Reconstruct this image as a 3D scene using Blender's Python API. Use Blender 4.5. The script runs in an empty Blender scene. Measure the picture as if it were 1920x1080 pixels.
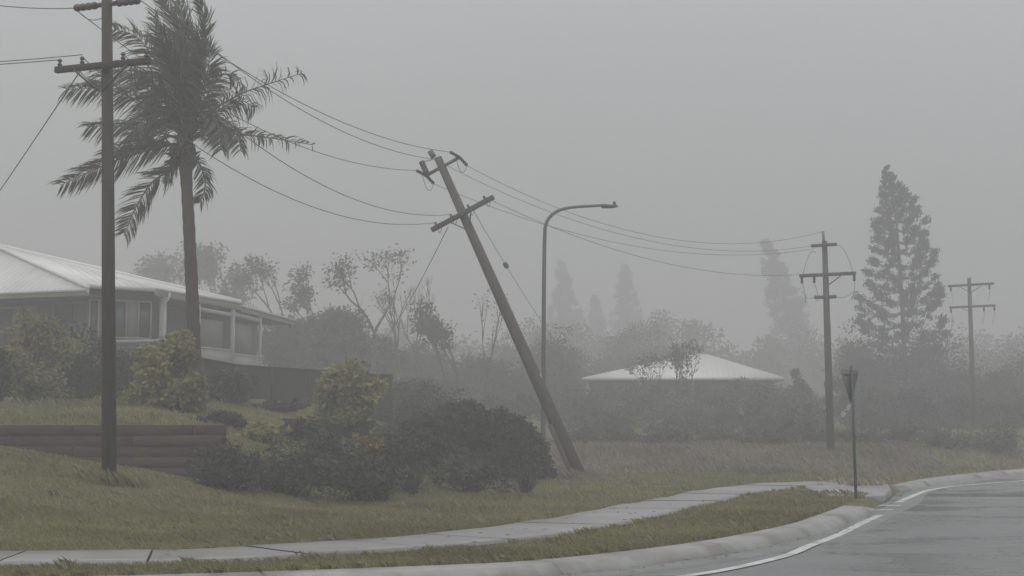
import bpy, math, random
import numpy as np
from math import radians as R

# ------------------------------------------------------------------ camera, world, sun, exposure
scene = bpy.context.scene
COL = scene.collection
F = 2800.0                       # focal length in pixels of a 1920 wide frame
PITCH = math.atan((797 - 540) / F)
EYE = np.array([0.0, 0.0, 1.6])
cam_d = bpy.data.cameras.new("camera")
cam_d.sensor_width = 36.0
cam_d.lens = F / 1920 * 36.0
cam_d.clip_start = 0.1
cam_d.clip_end = 6000
cam = bpy.data.objects.new("camera", cam_d)
cam.location = EYE
cam.rotation_euler = (math.pi / 2 + PITCH, 0, 0)
COL.objects.link(cam)
scene.camera = cam

scene.render.engine = 'CYCLES'
scene.cycles.use_denoising = True
try:
    scene.cycles.denoiser = 'OPENIMAGEDENOISE'
except Exception:
    pass
scene.cycles.max_bounces = 6
scene.cycles.diffuse_bounces = 3
scene.cycles.glossy_bounces = 2
scene.cycles.transmission_bounces = 3
scene.cycles.transparent_max_bounces = 6
scene.cycles.volume_bounces = 2
scene.cycles.caustics_reflective = False
scene.cycles.caustics_refractive = False
scene.view_settings.view_transform = 'Standard'
scene.view_settings.look = 'None'
scene.view_settings.gamma = 1
scene.view_settings.use_curve_mapping = False
scene.view_settings.exposure = 0.0

SUN_EL, SUN_AZ = R(58), R(200)
world = bpy.data.worlds.new("World")
scene.world = world
world.use_nodes = True
wn = world.node_tree
wn.nodes.clear()
w_out = wn.nodes.new('ShaderNodeOutputWorld')
w_bg = wn.nodes.new('ShaderNodeBackground')
w_sky = wn.nodes.new('ShaderNodeTexSky')
w_sky.sky_type = 'NISHITA'
w_sky.sun_disc = False
w_sky.sun_elevation = SUN_EL
w_sky.sun_rotation = SUN_AZ
w_sky.air_density = 1.0
w_sky.dust_density = 6.0
w_hs = wn.nodes.new('ShaderNodeHueSaturation')
w_hs.inputs['Saturation'].default_value = 0.1
wn.links.new(w_sky.outputs[0], w_hs.inputs['Color'])
# overcast cloud sheet: grey, brighter overhead (the standard overcast sky)
w_tc = wn.nodes.new('ShaderNodeTexCoord')
w_sep = wn.nodes.new('ShaderNodeSeparateXYZ')
wn.links.new(w_tc.outputs['Generated'], w_sep.inputs[0])
w_mr = wn.nodes.new('ShaderNodeMapRange')
w_mr.inputs['From Min'].default_value = 0.0
w_mr.inputs['From Max'].default_value = 1.0
w_mr.inputs['To Min'].default_value = 3.05
w_mr.inputs['To Max'].default_value = 14.5
wn.links.new(w_sep.outputs['Z'], w_mr.inputs['Value'])
w_nz = wn.nodes.new('ShaderNodeTexNoise')
w_nz.inputs['Scale'].default_value = 2.2
w_nz.inputs['Detail'].default_value = 3.0
wn.links.new(w_tc.outputs['Generated'], w_nz.inputs['Vector'])
w_nr = wn.nodes.new('ShaderNodeMapRange')
w_nr.inputs['To Min'].default_value = 0.88
w_nr.inputs['To Max'].default_value = 1.12
wn.links.new(w_nz.outputs[0], w_nr.inputs['Value'])
w_mul = wn.nodes.new('ShaderNodeMath')
w_mul.operation = 'MULTIPLY'
wn.links.new(w_mr.outputs[0], w_mul.inputs[0])
wn.links.new(w_nr.outputs[0], w_mul.inputs[1])
w_col = wn.nodes.new('ShaderNodeVectorMath')
w_col.operation = 'SCALE'
w_col.inputs[0].default_value = (0.985, 0.996, 1.02)
wn.links.new(w_mul.outputs[0], w_col.inputs['Scale'])
w_mix = wn.nodes.new('ShaderNodeMix')
w_mix.data_type = 'RGBA'
w_mix.inputs['Factor'].default_value = 0.9
wn.links.new(w_hs.outputs[0], w_mix.inputs['A'])
wn.links.new(w_col.outputs[0], w_mix.inputs['B'])
wn.links.new(w_mix.outputs['Result'], w_bg.inputs['Color'])
w_bg.inputs['Strength'].default_value = 0.1
wn.links.new(w_bg.outputs[0], w_out.inputs['Surface'])

sun_d = bpy.data.lights.new("sun", 'SUN')
sun_d.energy = 0.5
sun_d.angle = R(40)
sun_d.color = (1.0, 0.98, 0.95)
sun = bpy.data.objects.new("sun", sun_d)
sun.rotation_euler = (math.pi / 2 - SUN_EL, 0, math.pi - SUN_AZ)
COL.objects.link(sun)
HAZE_DENSITY = 0.0078

# ------------------------------------------------------------------ helpers
rng = np.random.default_rng(11)
random.seed(5)
CT, ST = math.cos(PITCH), math.sin(PITCH)


def ray(px, py):
    u, v = (px - 960) / F, (540 - py) / F
    d = np.array([u, CT - v * ST, ST + v * CT])
    return d / d[1]


def P(px, py, Y):
    """the world point seen at a photo pixel, Y metres ahead"""
    return EYE + ray(px, py) * Y


def G(px, py, z=0.0):
    d = ray(px, py)
    return EYE + d * ((z - EYE[2]) / d[2])


def V(*a):
    return np.array(a, float)


def unit(v):
    v = np.asarray(v, float)
    n = np.linalg.norm(v)
    return v / n if n > 1e-9 else v


def sstep(t):
    t = np.clip(t, 0, 1)
    return t * t * (3 - 2 * t)


class MB:
    """collects polygons and links them as one mesh object"""

    def __init__(self):
        self.v, self.f, self.t, self.n = [], [], [], 0

    def add(self, verts, faces, tint=0.5):
        verts = np.asarray(verts, float).reshape(-1, 3)
        self.v.append(verts)
        for f in faces:
            self.f.append(np.asarray(f, int).reshape(1, -1) + self.n)
            self.t.append(np.full(1, tint))
        self.n += len(verts)

    def polys(self, arr, tint=None):
        """arr: m polygons x k corners x 3"""
        arr = np.asarray(arr, float)
        m, k = arr.shape[:2]
        self.v.append(arr.reshape(-1, 3))
        self.f.append(np.arange(m * k).reshape(m, k) + self.n)
        self.t.append(np.full(m, 0.5) if tint is None else np.asarray(tint, float))
        self.n += m * k

    def grid(self, pts, tint=0.5, close=False):
        """pts: a x b x 3 lattice"""
        a, b = pts.shape[:2]
        idx = np.arange(a * b).reshape(a, b) + self.n
        self.v.append(pts.reshape(-1, 3))
        if close:
            nx = np.roll(idx, -1, axis=1)
            q = np.stack([idx[:-1], nx[:-1], nx[1:], idx[1:]], -1).reshape(-1, 4)
        else:
            q = np.stack([idx[:-1, :-1], idx[:-1, 1:], idx[1:, 1:], idx[1:, :-1]], -1).reshape(-1, 4)
        self.f.append(q)
        self.t.append(np.full(len(q), tint))
        self.n += a * b

    def tube(self, path, rad, seg=8, tint=0.5, caps=True):
        path = np.asarray(path, float)
        n = len(path)
        rad = np.broadcast_to(np.asarray(rad, float), (n,))
        tan = np.gradient(path, axis=0)
        tan /= np.maximum(np.linalg.norm(tan, axis=1, keepdims=True), 1e-9)
        ref = V(0, 0, 1) if abs(tan[0][2]) < 0.9 else V(1, 0, 0)
        u = unit(np.cross(tan[0], ref))
        ring = []
        an = np.linspace(0, 2 * np.pi, seg, endpoint=False)
        for i in range(n):
            u = unit(u - tan[i] * np.dot(u, tan[i]))
            w = np.cross(tan[i], u)
            ring.append(path[i] + rad[i] * (np.cos(an)[:, None] * u + np.sin(an)[:, None] * w))
        base = self.n
        self.grid(np.array(ring), tint, close=True)
        if caps:
            self.f.append((np.arange(seg)[::-1] + base).reshape(1, -1))
            self.t.append(np.full(1, tint))
            self.f.append((np.arange(seg) + base + (n - 1) * seg).reshape(1, -1))
            self.t.append(np.full(1, tint))

    def bar(self, a, b, w, h, up=(0, 0, 1), tint=0.5):
        """a box beam from a to b, w wide, h high"""
        a, b = np.asarray(a, float), np.asarray(b, float)
        d = unit(b - a)
        s = unit(np.cross(d, up))
        if np.linalg.norm(s) < 0.5:
            s = unit(np.cross(d, (1, 0, 0)))
        t = np.cross(s, d)
        c = [(-1, -1), (1, -1), (1, 1), (-1, 1)]
        vs = [p + s * x * w / 2 + t * y * h / 2 for p in (a, b) for x, y in c]
        self.add(vs, [(3, 2, 1, 0), (4, 5, 6, 7), (0, 1, 5, 4), (1, 2, 6, 5), (2, 3, 7, 6), (3, 0, 4, 7)], tint)

    def slab(self, pts, thick, tint=0.5):
        """a polygon extruded down by thick"""
        pts = np.asarray(pts, float)
        n = len(pts)
        lo = pts - V(0, 0, thick)
        fs = [tuple(range(n)), tuple(range(2 * n - 1, n - 1, -1))]
        fs += [(i, n + i, n + (i + 1) % n, (i + 1) % n) for i in range(n)]
        self.add(np.vstack([pts, lo]), fs, tint)

    def build(self, name, mat, parent=None, smooth=False, bevel=0.0):
        me = bpy.data.meshes.new(name)
        o = bpy.data.objects.new(name, me)
        COL.objects.link(o)
        vs = np.vstack(self.v)
        if parent is not None:
            vs = vs - np.array(parent.location_world if hasattr(parent, 'location_world') else world_loc(parent))
            o.parent = parent
        me.vertices.add(len(vs))
        me.vertices.foreach_set('co', vs.astype(np.float32).ravel())
        tot = np.concatenate([np.full(len(f), f.shape[1]) for f in self.f])
        loops = np.concatenate([f.ravel() for f in self.f])
        me.loops.add(len(loops))
        me.loops.foreach_set('vertex_index', loops.astype(np.int32))
        me.polygons.add(len(tot))
        st = np.concatenate([[0], np.cumsum(tot)[:-1]])
        me.polygons.foreach_set('loop_start', st.astype(np.int32))
        if smooth:
            me.polygons.foreach_set('use_smooth', np.ones(len(tot), bool))
        at = me.attributes.new('tint', 'FLOAT', 'FACE')
        at.data.foreach_set('value', np.concatenate(self.t).astype(np.float32))
        me.update(calc_edges=True)
        me.validate()
        me.materials.append(mat)
        if bevel:
            md = o.modifiers.new('bevel', 'BEVEL')
            md.width = bevel
            md.segments = 1
            md.limit_method = 'ANGLE'
        return o


def world_loc(o):
    l = V(*o.location)
    while o.parent is not None:
        o = o.parent
        l = l + V(*o.location)
    return l


def tag(o, label=None, cat=None, group=None, kind=None):
    for k, v in (('label', label), ('category', cat), ('group', group), ('kind', kind)):
        if v:
            o[k] = v
    return o


def thing(name, loc, label, cat, group=None):
    o = bpy.data.objects.new(name, None)
    COL.objects.link(o)
    o.location = tuple(float(c) for c in loc)
    o.empty_display_size = 0.2
    return tag(o, label, cat, group)


# ------------------------------------------------------------------ materials
def nodes_of(name):
    m = bpy.data.materials.new(name)
    m.use_nodes = True
    nt = m.node_tree
    return m, nt, nt.nodes['Principled BSDF']


def M(name, col, rough=0.7, var=0.25, scale=4.0, bump=0.1, bscale=30.0, metal=0.0, stretch=(1, 1, 1), tint=0.0, spec=0.5, stain=None, stain_amt=0.5, stain_scale=0.6):
    m, nt, b = nodes_of(name)
    N, L = nt.nodes, nt.links
    tc = N.new('ShaderNodeTexCoord')
    mp = N.new('ShaderNodeMapping')
    mp.inputs['Scale'].default_value = stretch
    L.new(tc.outputs['Object'], mp.inputs['Vector'])
    nz = N.new('ShaderNodeTexNoise')
    nz.inputs['Scale'].default_value = scale
    nz.inputs['Detail'].default_value = 6
    nz.inputs['Roughness'].default_value = 0.65
    L.new(mp.outputs[0], nz.inputs['Vector'])
    rp = N.new('ShaderNodeValToRGB')
    lo = [max(0, c * (1 - var)) for c in col]
    hi = [min(1, c * (1 + var)) for c in col]
    rp.color_ramp.elements[0].position = 0.3
    rp.color_ramp.elements[1].position = 0.7
    rp.color_ramp.elements[0].color = (*lo, 1)
    rp.color_ramp.elements[1].color = (*hi, 1)
    L.new(nz.outputs[0], rp.inputs[0])
    out = rp.outputs[0]
    if stain is not None:
        sn = N.new('ShaderNodeTexNoise')
        sn.inputs['Scale'].default_value = stain_scale
        sn.inputs['Detail'].default_value = 5
        L.new(tc.outputs['Object'], sn.inputs['Vector'])
        sr = N.new('ShaderNodeMapRange')
        sr.inputs['From Min'].default_value = 0.45
        sr.inputs['From Max'].default_value = 0.68
        sr.inputs['To Max'].default_value = stain_amt
        L.new(sn.outputs[0], sr.inputs['Value'])
        sm = N.new('ShaderNodeMix')
        sm.data_type = 'RGBA'
        sm.inputs['B'].default_value = (*stain, 1)
        L.new(sr.outputs[0], sm.inputs['Factor'])
        L.new(out, sm.inputs['A'])
        out = sm.outputs['Result']
    if tint:
        at = N.new('ShaderNodeAttribute')
        at.attribute_name = 'tint'
        mr = N.new('ShaderNodeMapRange')
        mr.inputs['To Min'].default_value = 1 - tint
        mr.inputs['To Max'].default_value = 1 + tint
        L.new(at.outputs['Fac'], mr.inputs['Value'])
        sc = N.new('ShaderNodeVectorMath')
        sc.operation = 'SCALE'
        L.new(out, sc.inputs[0])
        L.new(mr.outputs[0], sc.inputs['Scale'])
        out = sc.outputs[0]
    L.new(out, b.inputs['Base Color'])
    b.inputs['Roughness'].default_value = rough
    b.inputs['Metallic'].default_value = metal
    b.inputs['Specular IOR Level'].default_value = spec
    if bump:
        bn = N.new('ShaderNodeTexNoise')
        bn.inputs['Scale'].default_value = bscale
        bn.inputs['Detail'].default_value = 4
        L.new(mp.outputs[0], bn.inputs['Vector'])
        bp = N.new('ShaderNodeBump')
        bp.inputs['Strength'].default_value = bump
        bp.inputs['Distance'].default_value = 0.02
        L.new(bn.outputs[0], bp.inputs['Height'])
        L.new(bp.outputs[0], b.inputs['Normal'])
    return m


def leaf_mat(name, dark, light, gloss=0.55, trans=0.25):
    """leaf colour runs from dark to light by a value stored on each leaf"""
    m, nt, b = nodes_of(name)
    N, L = nt.nodes, nt.links
    at = N.new('ShaderNodeAttribute')
    at.attribute_name = 'tint'
    rp = N.new('ShaderNodeValToRGB')
    rp.color_ramp.elements[0].color = (*dark, 1)
    rp.color_ramp.elements[1].color = (*light, 1)
    L.new(at.outputs['Fac'], rp.inputs[0])
    L.new(rp.outputs[0], b.inputs['Base Color'])
    b.inputs['Roughness'].default_value = gloss
    b.inputs['Specular IOR Level'].default_value = 0.3
    tr = N.new('ShaderNodeBsdfTranslucent')
    L.new(rp.outputs[0], tr.inputs['Color'])
    mx = N.new('ShaderNodeMixShader')
    mx.inputs[0].default_value = trans
    L.new(b.outputs[0], mx.inputs[1])
    L.new(tr.outputs[0], mx.inputs[2])
    L.new(mx.outputs[0], nt.nodes['Material Output'].inputs['Surface'])
    return m


mat_wood = M('weathered_pole_timber', (0.058, 0.048, 0.042), 0.8, 0.35, 3.0, 0.5, 25, stretch=(6, 6, 0.5))
mat_wood_grey = M('grey_pole_timber', (0.10, 0.088, 0.081), 0.8, 0.35, 3.0, 0.5, 25, stretch=(6, 6, 0.5))
mat_steel = M('galvanised_steel', (0.14, 0.145, 0.15), 0.5, 0.15, 6, 0.05, 40, metal=0.3)
mat_steel_dark = M('dull_dark_steel', (0.075, 0.078, 0.08), 0.5, 0.15, 6, 0.05, 40, metal=0.2)
mat_insul = M('brown_glazed_porcelain', (0.07, 0.055, 0.05), 0.25, 0.1, 5, 0.0)
mat_wire = M('aluminium_cable', (0.085, 0.085, 0.085), 0.6, 0.1, 5, 0.0)
mat_roof = M('off_white_roof_sheet', (0.86, 0.86, 0.83), 0.35, 0.05, 0.8, 0.0, stain=(0.55, 0.55, 0.51), stain_amt=0.25)
mat_fascia = M('cream_fascia_paint', (0.56, 0.55, 0.52), 0.5, 0.06, 2, 0.02)
mat_white = M('white_trim_paint', (0.50, 0.49, 0.475), 0.5, 0.06, 2, 0.02)
mat_wall = M('grey_render_wall', (0.145, 0.142, 0.135), 0.85, 0.1, 1.5, 0.1, 20, stain=(0.13, 0.12, 0.11), stain_amt=0.5)
mat_soffit = M('painted_soffit_board', (0.16, 0.157, 0.148), 0.8, 0.06, 2, 0.02)
mat_panel = M('pale_grey_wall_panel', (0.34, 0.335, 0.325), 0.7, 0.06, 2, 0.02)
mat_screen = M('grey_blind_fabric', (0.20, 0.20, 0.195), 0.9, 0.06, 3, 0.05, 80)
mat_glass = M('dark_window_glass', (0.03, 0.033, 0.038), 0.08, 0.1, 1, 0.0, spec=0.6)
mat_rust = M('reddish_door_timber', (0.17, 0.11, 0.09), 0.7, 0.15, 3, 0.05)
mat_fence = M('dark_fence_sheet', (0.040, 0.034, 0.032), 0.65, 0.15, 1.2, 0.03, 20, tint=0.12)
mat_sleeper = M('reddish_brown_sleeper', (0.082, 0.056, 0.044), 0.9, 0.3, 3, 0.25, 20, stretch=(1, 4, 4), tint=0.07)
mat_kerb = M('wet_kerb_concrete', (0.31, 0.305, 0.295), 0.4, 0.16, 3.0, 0.15, 60, stain=(0.14, 0.128, 0.11), stain_amt=0.8, stain_scale=1.1, tint=0.06)
mat_chan = M('wet_channel_concrete', (0.17, 0.17, 0.168), 0.3, 0.2, 3.0, 0.15, 60, stain=(0.08, 0.08, 0.08), stain_amt=0.7, stain_scale=0.9)
mat_path = M('wet_footpath_concrete', (0.27, 0.268, 0.26), 0.3, 0.14, 1.8, 0.12, 50, stain=(0.15, 0.145, 0.13), stain_amt=0.7, stain_scale=0.9, tint=0.1)
mat_paint = M('worn_white_road_paint', (0.62, 0.62, 0.60), 0.45, 0.12, 6, 0.1, 60, stain=(0.25, 0.25, 0.25), stain_amt=0.75, stain_scale=2.6)
mat_bark = M('wet_bark', (0.085, 0.07, 0.06), 0.85, 0.35, 5, 0.5, 20, stretch=(4, 4, 0.8))
mat_bark_pale = M('pale_smooth_bark', (0.20, 0.18, 0.16), 0.8, 0.3, 4, 0.3, 20, stretch=(4, 4, 0.8))
mat_palm_bark = M('ringed_palm_bark', (0.075, 0.058, 0.048), 0.85, 0.3, 3, 0.6, 9, stretch=(1, 1, 3))
mat_rock = M('wet_garden_stone', (0.05, 0.047, 0.045), 0.2, 0.3, 3, 0.6, 8)
mat_plate = M('bare_aluminium_sign_back', (0.16, 0.155, 0.15), 0.55, 0.1, 4, 0.02, metal=0.2)
mat_rag = M('pale_torn_sheet', (0.75, 0.76, 0.76), 0.6, 0.08, 3, 0.0)
leaf_dark = leaf_mat('dark_green_leaves', (0.018, 0.026, 0.014), (0.06, 0.075, 0.035))
leaf_mid = leaf_mat('grey_green_leaves', (0.034, 0.043, 0.027), (0.12, 0.125, 0.075))
leaf_yel = leaf_mat('yellow_green_leaves', (0.14, 0.14, 0.062), (0.42, 0.375, 0.17))
leaf_red = leaf_mat('orange_yellow_leaves', (0.12, 0.075, 0.03), (0.40, 0.30, 0.09))
leaf_scrub = leaf_mat('pale_scrub_leaves', (0.065, 0.066, 0.05), (0.19, 0.18, 0.135))
leaf_hedge = leaf_mat('deep_green_hedge_leaves', (0.026, 0.036, 0.019), (0.13, 0.145, 0.075))
leaf_gum = leaf_mat('dull_olive_brown_leaves', (0.035, 0.034, 0.026), (0.085, 0.08, 0.06))
leaf_brown = leaf_mat('brownish_dry_leaves', (0.055, 0.045, 0.035), (0.13, 0.105, 0.08))
leaf_palm = leaf_mat('palm_leaflets', (0.045, 0.052, 0.032), (0.13, 0.135, 0.085), 0.5, 0.15)
leaf_palm_dry = leaf_mat('browned_palm_leaflets', (0.055, 0.045, 0.032), (0.13, 0.11, 0.08), 0.7, 0.15)
leaf_pine = leaf_mat('pine_needles', (0.02, 0.026, 0.018), (0.055, 0.065, 0.042), 0.7, 0.1)
blade_mat = leaf_mat('grass_blades', (0.15, 0.15, 0.07), (0.36, 0.335, 0.165), 0.6, 0.3)
blade_pale = leaf_mat('pale_bank_grass_blades', (0.16, 0.15, 0.09), (0.38, 0.35, 0.22), 0.6, 0.3)
blade_dry = leaf_mat('dry_bank_grass_blades', (0.17, 0.148, 0.115), (0.39, 0.34, 0.27), 0.7, 0.3)


def asphalt():
    m, nt, b = nodes_of('wet_asphalt')
    N, L = nt.nodes, nt.links
    tc = N.new('ShaderNodeTexCoord')
    fine = N.new('ShaderNodeTexNoise')
    fine.inputs['Scale'].default_value = 60
    fine.inputs['Detail'].default_value = 5
    L.new(tc.outputs['Object'], fine.inputs['Vector'])
    rp = N.new('ShaderNodeValToRGB')
    rp.color_ramp.elements[0].position = 0.35
    rp.color_ramp.elements[0].color = (0.075, 0.075, 0.076, 1)
    rp.color_ramp.elements[1].position = 0.72
    rp.color_ramp.elements[1].color = (0.18, 0.18, 0.18, 1)
    L.new(fine.outputs[0], rp.inputs[0])
    # standing water lies in wind-drawn sheets: smoother where it pools
    mp = N.new('ShaderNodeMapping')
    mp.inputs['Scale'].default_value = (0.12, 0.22, 1)
    mp.inputs['Rotation'].default_value = (0, 0, R(-8))
    L.new(tc.outputs['Object'], mp.inputs['Vector'])
    wet = N.new('ShaderNodeTexNoise')
    wet.inputs['Scale'].default_value = 2.0
    wet.inputs['Detail'].default_value = 6
    wet.inputs['Roughness'].default_value = 0.6
    wet.inputs['Distortion'].default_value = 0.8
    L.new(mp.outputs[0], wet.inputs['Vector'])
    mr = N.new('ShaderNodeMapRange')
    mr.inputs['From Min'].default_value = 0.36
    mr.inputs['From Max'].default_value = 0.64
    mr.inputs['To Min'].default_value = 0.5
    mr.inputs['To Max'].default_value = 0.1
    L.new(wet.outputs[0], mr.inputs['Value'])
    L.new(mr.outputs[0], b.inputs['Roughness'])
    dk = N.new('ShaderNodeMapRange')                      # soaked asphalt is darker than the drained crown of the lane
    dk.inputs['From Min'].default_value = 0.36
    dk.inputs['From Max'].default_value = 0.64
    dk.inputs['To Min'].default_value = 1.4
    dk.inputs['To Max'].default_value = 0.6
    L.new(wet.outputs[0], dk.inputs['Value'])
    sc = N.new('ShaderNodeVectorMath')
    sc.operation = 'SCALE'
    L.new(rp.outputs[0], sc.inputs[0])
    L.new(dk.outputs[0], sc.inputs['Scale'])
    L.new(sc.outputs[0], b.inputs['Base Color'])
    b.inputs['Specular IOR Level'].default_value = 0.5
    rip = N.new('ShaderNodeTexNoise')
    rip.inputs['Scale'].default_value = 2.5
    rip.inputs['Detail'].default_value = 4
    L.new(tc.outputs['Object'], rip.inputs['Vector'])
    bp = N.new('ShaderNodeBump')
    bp.inputs['Strength'].default_value = 0.06
    bp.inputs['Distance'].default_value = 0.02
    L.new(rip.outputs[0], bp.inputs['Height'])
    bp2 = N.new('ShaderNodeBump')
    bp2.inputs['Strength'].default_value = 0.05
    bp2.inputs['Distance'].default_value = 0.006
    L.new(fine.outputs[0], bp2.inputs['Height'])
    L.new(bp.outputs[0], bp2.inputs['Normal'])
    L.new(bp2.outputs[0], b.inputs['Normal'])
    return m


def ground_mat():
    """grass, with a bare reddish-brown bank where the roadside cutting is"""
    m, nt, b = nodes_of('grass_and_earth')
    N, L = nt.nodes, nt.links
    tc = N.new('ShaderNodeTexCoord')
    nz = N.new('ShaderNodeTexNoise')
    nz.inputs['Scale'].default_value = 0.9
    nz.inputs['Detail'].default_value = 8
    nz.inputs['Roughness'].default_value = 0.7
    L.new(tc.outputs['Object'], nz.inputs['Vector'])
    rp = N.new('ShaderNodeValToRGB')
    e = rp.color_ramp.elements
    e[0].position, e[0].color = 0.3, (0.075, 0.074, 0.032, 1)
    e[1].position, e[1].color = 0.72, (0.20, 0.185, 0.085, 1)
    x = e.new(0.5)
    x.color = (0.125, 0.12, 0.052, 1)
    L.new(nz.outputs[0], rp.inputs[0])
    at = N.new('ShaderNodeAttribute')
    at.attribute_name = 'tint'
    n2 = N.new('ShaderNodeTexNoise')
    n2.inputs['Scale'].default_value = 0.5
    n2.inputs['Detail'].default_value = 6
    L.new(tc.outputs['Object'], n2.inputs['Vector'])
    ad = N.new('ShaderNodeMath')
    ad.operation = 'ADD'
    L.new(at.outputs['Fac'], ad.inputs[0])
    L.new(n2.outputs[0], ad.inputs[1])
    mr = N.new('ShaderNodeMapRange')
    mr.inputs['From Min'].default_value = 0.95
    mr.inputs['From Max'].default_value = 1.2
    L.new(ad.outputs[0], mr.inputs['Value'])
    mx = N.new('ShaderNodeMix')
    mx.data_type = 'RGBA'
    mx.inputs['B'].default_value = (0.16, 0.125, 0.095, 1)
    L.new(mr.outputs[0], mx.inputs['Factor'])
    L.new(rp.outputs[0], mx.inputs['A'])
    L.new(mx.outputs['Result'], b.inputs['Base Color'])
    b.inputs['Roughness'].default_value = 0.9
    b.inputs['Specular IOR Level'].default_value = 0.2
    bn = N.new('ShaderNodeTexNoise')
    bn.inputs['Scale'].default_value = 14
    bn.inputs['Detail'].default_value = 6
    L.new(tc.outputs['Object'], bn.inputs['Vector'])
    bp = N.new('ShaderNodeBump')
    bp.inputs['Strength'].default_value = 0.8
    bp.inputs['Distance'].default_value = 0.06
    L.new(bn.outputs[0], bp.inputs['Height'])
    L.new(bp.outputs[0], b.inputs['Normal'])
    return m


# ------------------------------------------------------------------ the kerb line and the lie of the land
def spline(pts, step):
    """a smooth curve through points, resampled"""
    pts = np.asarray(pts, float)
    p = np.vstack([2 * pts[0] - pts[1], pts, 2 * pts[-1] - pts[-2]])
    out = []
    for i in range(1, len(p) - 2):
        n = max(2, int(np.linalg.norm(p[i + 1] - p[i]) / step))
        t = np.linspace(0, 1, n, endpoint=False)[:, None]
        out.append(0.5 * ((2 * p[i]) + (p[i + 1] - p[i - 1]) * t + (2 * p[i - 1] - 5 * p[i] + 4 * p[i + 1] - p[i + 2]) * t ** 2
                          + (3 * p[i] - p[i - 1] - 3 * p[i + 1] + p[i + 2]) * t ** 3))
    out.append(pts[-1:])
    return np.vstack(out)


KERB_PTS = [(-60, 10.5), (-25, 12.6), (-10, 13.8), (-4.2, 14.8), (-0.75, 16.0), (0.53, 16.85), (2.3, 19.1), (3.98, 22.2), (5.17, 25.2), (6.35, 28.4),
            (7.55, 31.6), (9.3, 36.9), (12.4, 43.4), (17.7, 51.4), (24.0, 58.0), (42, 71), (80, 92)]
KERB = spline(KERB_PTS, 0.35)
kt = np.gradient(KERB, axis=0)
kt /= np.linalg.norm(kt, axis=1, keepdims=True)
KNORM = np.stack([-kt[:, 1], kt[:, 0]], 1)          # points to the verge side


def kerb_sd(x, y):
    """metres behind the kerb's back edge (negative on the road side)"""
    sh = np.shape(x)
    x, y = np.ravel(x), np.ravel(y)
    out = np.empty(len(x))
    K = KERB[::2]
    KN = KNORM[::2]
    for s in range(0, len(x), 4000):
        dx = x[s:s + 4000, None] - K[None, :, 0]
        dy = y[s:s + 4000, None] - K[None, :, 1]
        j = np.argmin(dx * dx + dy * dy, axis=1)
        r = np.arange(len(j))
        out[s:s + 4000] = dx[r, j] * KN[j, 0] + dy[r, j] * KN[j, 1]
    return out.reshape(sh)


PATH_PTS = [(-60, 15.2), (-20, 16.2), (-5.7, 16.7), (-2.5, 17.8), (-0.2, 20.2), (1.4, 23.9), (2.9, 28.2), (4.7, 33.0), (6.5, 36.6), (8.4, 38.6)]
PATH = spline(PATH_PTS, 0.4)


def path_dist(x, y):
    sh = np.shape(x)
    x, y = np.ravel(x), np.ravel(y)
    out = np.empty(len(x))
    for s in range(0, len(x), 4000):
        d = (x[s:s + 4000, None] - PATH[None, :, 0]) ** 2 + (y[s:s + 4000, None] - PATH[None, :, 1]) ** 2
        out[s:s + 4000] = np.sqrt(d.min(axis=1))
    return out.reshape(sh)


WALL_Y = 30.1


def h0(x, y):
    """terrain height without the road cut"""
    x, y = np.asarray(x, float), np.asarray(y, float)
    amp = np.clip(1.2 + 0.17 * (-10.3 - x), 0.08, 1.75)
    front = 0.12 + (amp - 0.12) * sstep((y - 18.0) / 12.0)
    wl = sstep((0.6 - x) / 9.6)
    left = np.interp(y, [30, 34, 45, 52, 56, 70, 120, 400, 3000], [1.57, 1.98, 2.3, 2.6, 3.3, 3.9, 5.0, 6.0, 6.0])
    right = np.interp(y, [0, 47, 49, 54, 58, 70, 100, 400, 3000], [0.12, 0.12, 0.18, 0.78, 0.84, 1.15, 2.0, 4.0, 4.0])
    # the roadside bank follows the bend of the road on the right
    far = right + wl * (left - right)
    width = 0.2 + 7.0 * sstep((x + 6.2) / 4.0)
    t = sstep((y - WALL_Y + 0.02) / width)
    z = front * (1 - t) + far * t
    return z


def h(x, y):
    x, y = np.asarray(x, float), np.asarray(y, float)
    sd = kerb_sd(x, y)
    z = h0(x, y)
    z = 0.12 + (z - 0.12) * sstep((sd - 1.2) / 4.0)       # a level verge beside the kerb
    und = 0.05 * np.sin(x * 0.9 + 1.3) * np.sin(y * 0.7) + 0.03 * np.sin(x * 2.3 + y * 1.7)
    z = z + und * sstep((sd - 2.5) / 4) * (np.abs(y - WALL_Y) > 0.6)
    return np.where(sd > 0, z, -0.12 + (0.115 + 0.12) * sstep((sd + 0.42) / 0.42))


def hz(x, y):
    return float(h(np.array([x]), np.array([y]))[0])


def axis(parts):
    out = []
    for a, b, s in parts:
        out.append(np.arange(a, b, s))
    return np.concatenate(out + [[parts[-1][1]]])


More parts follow.
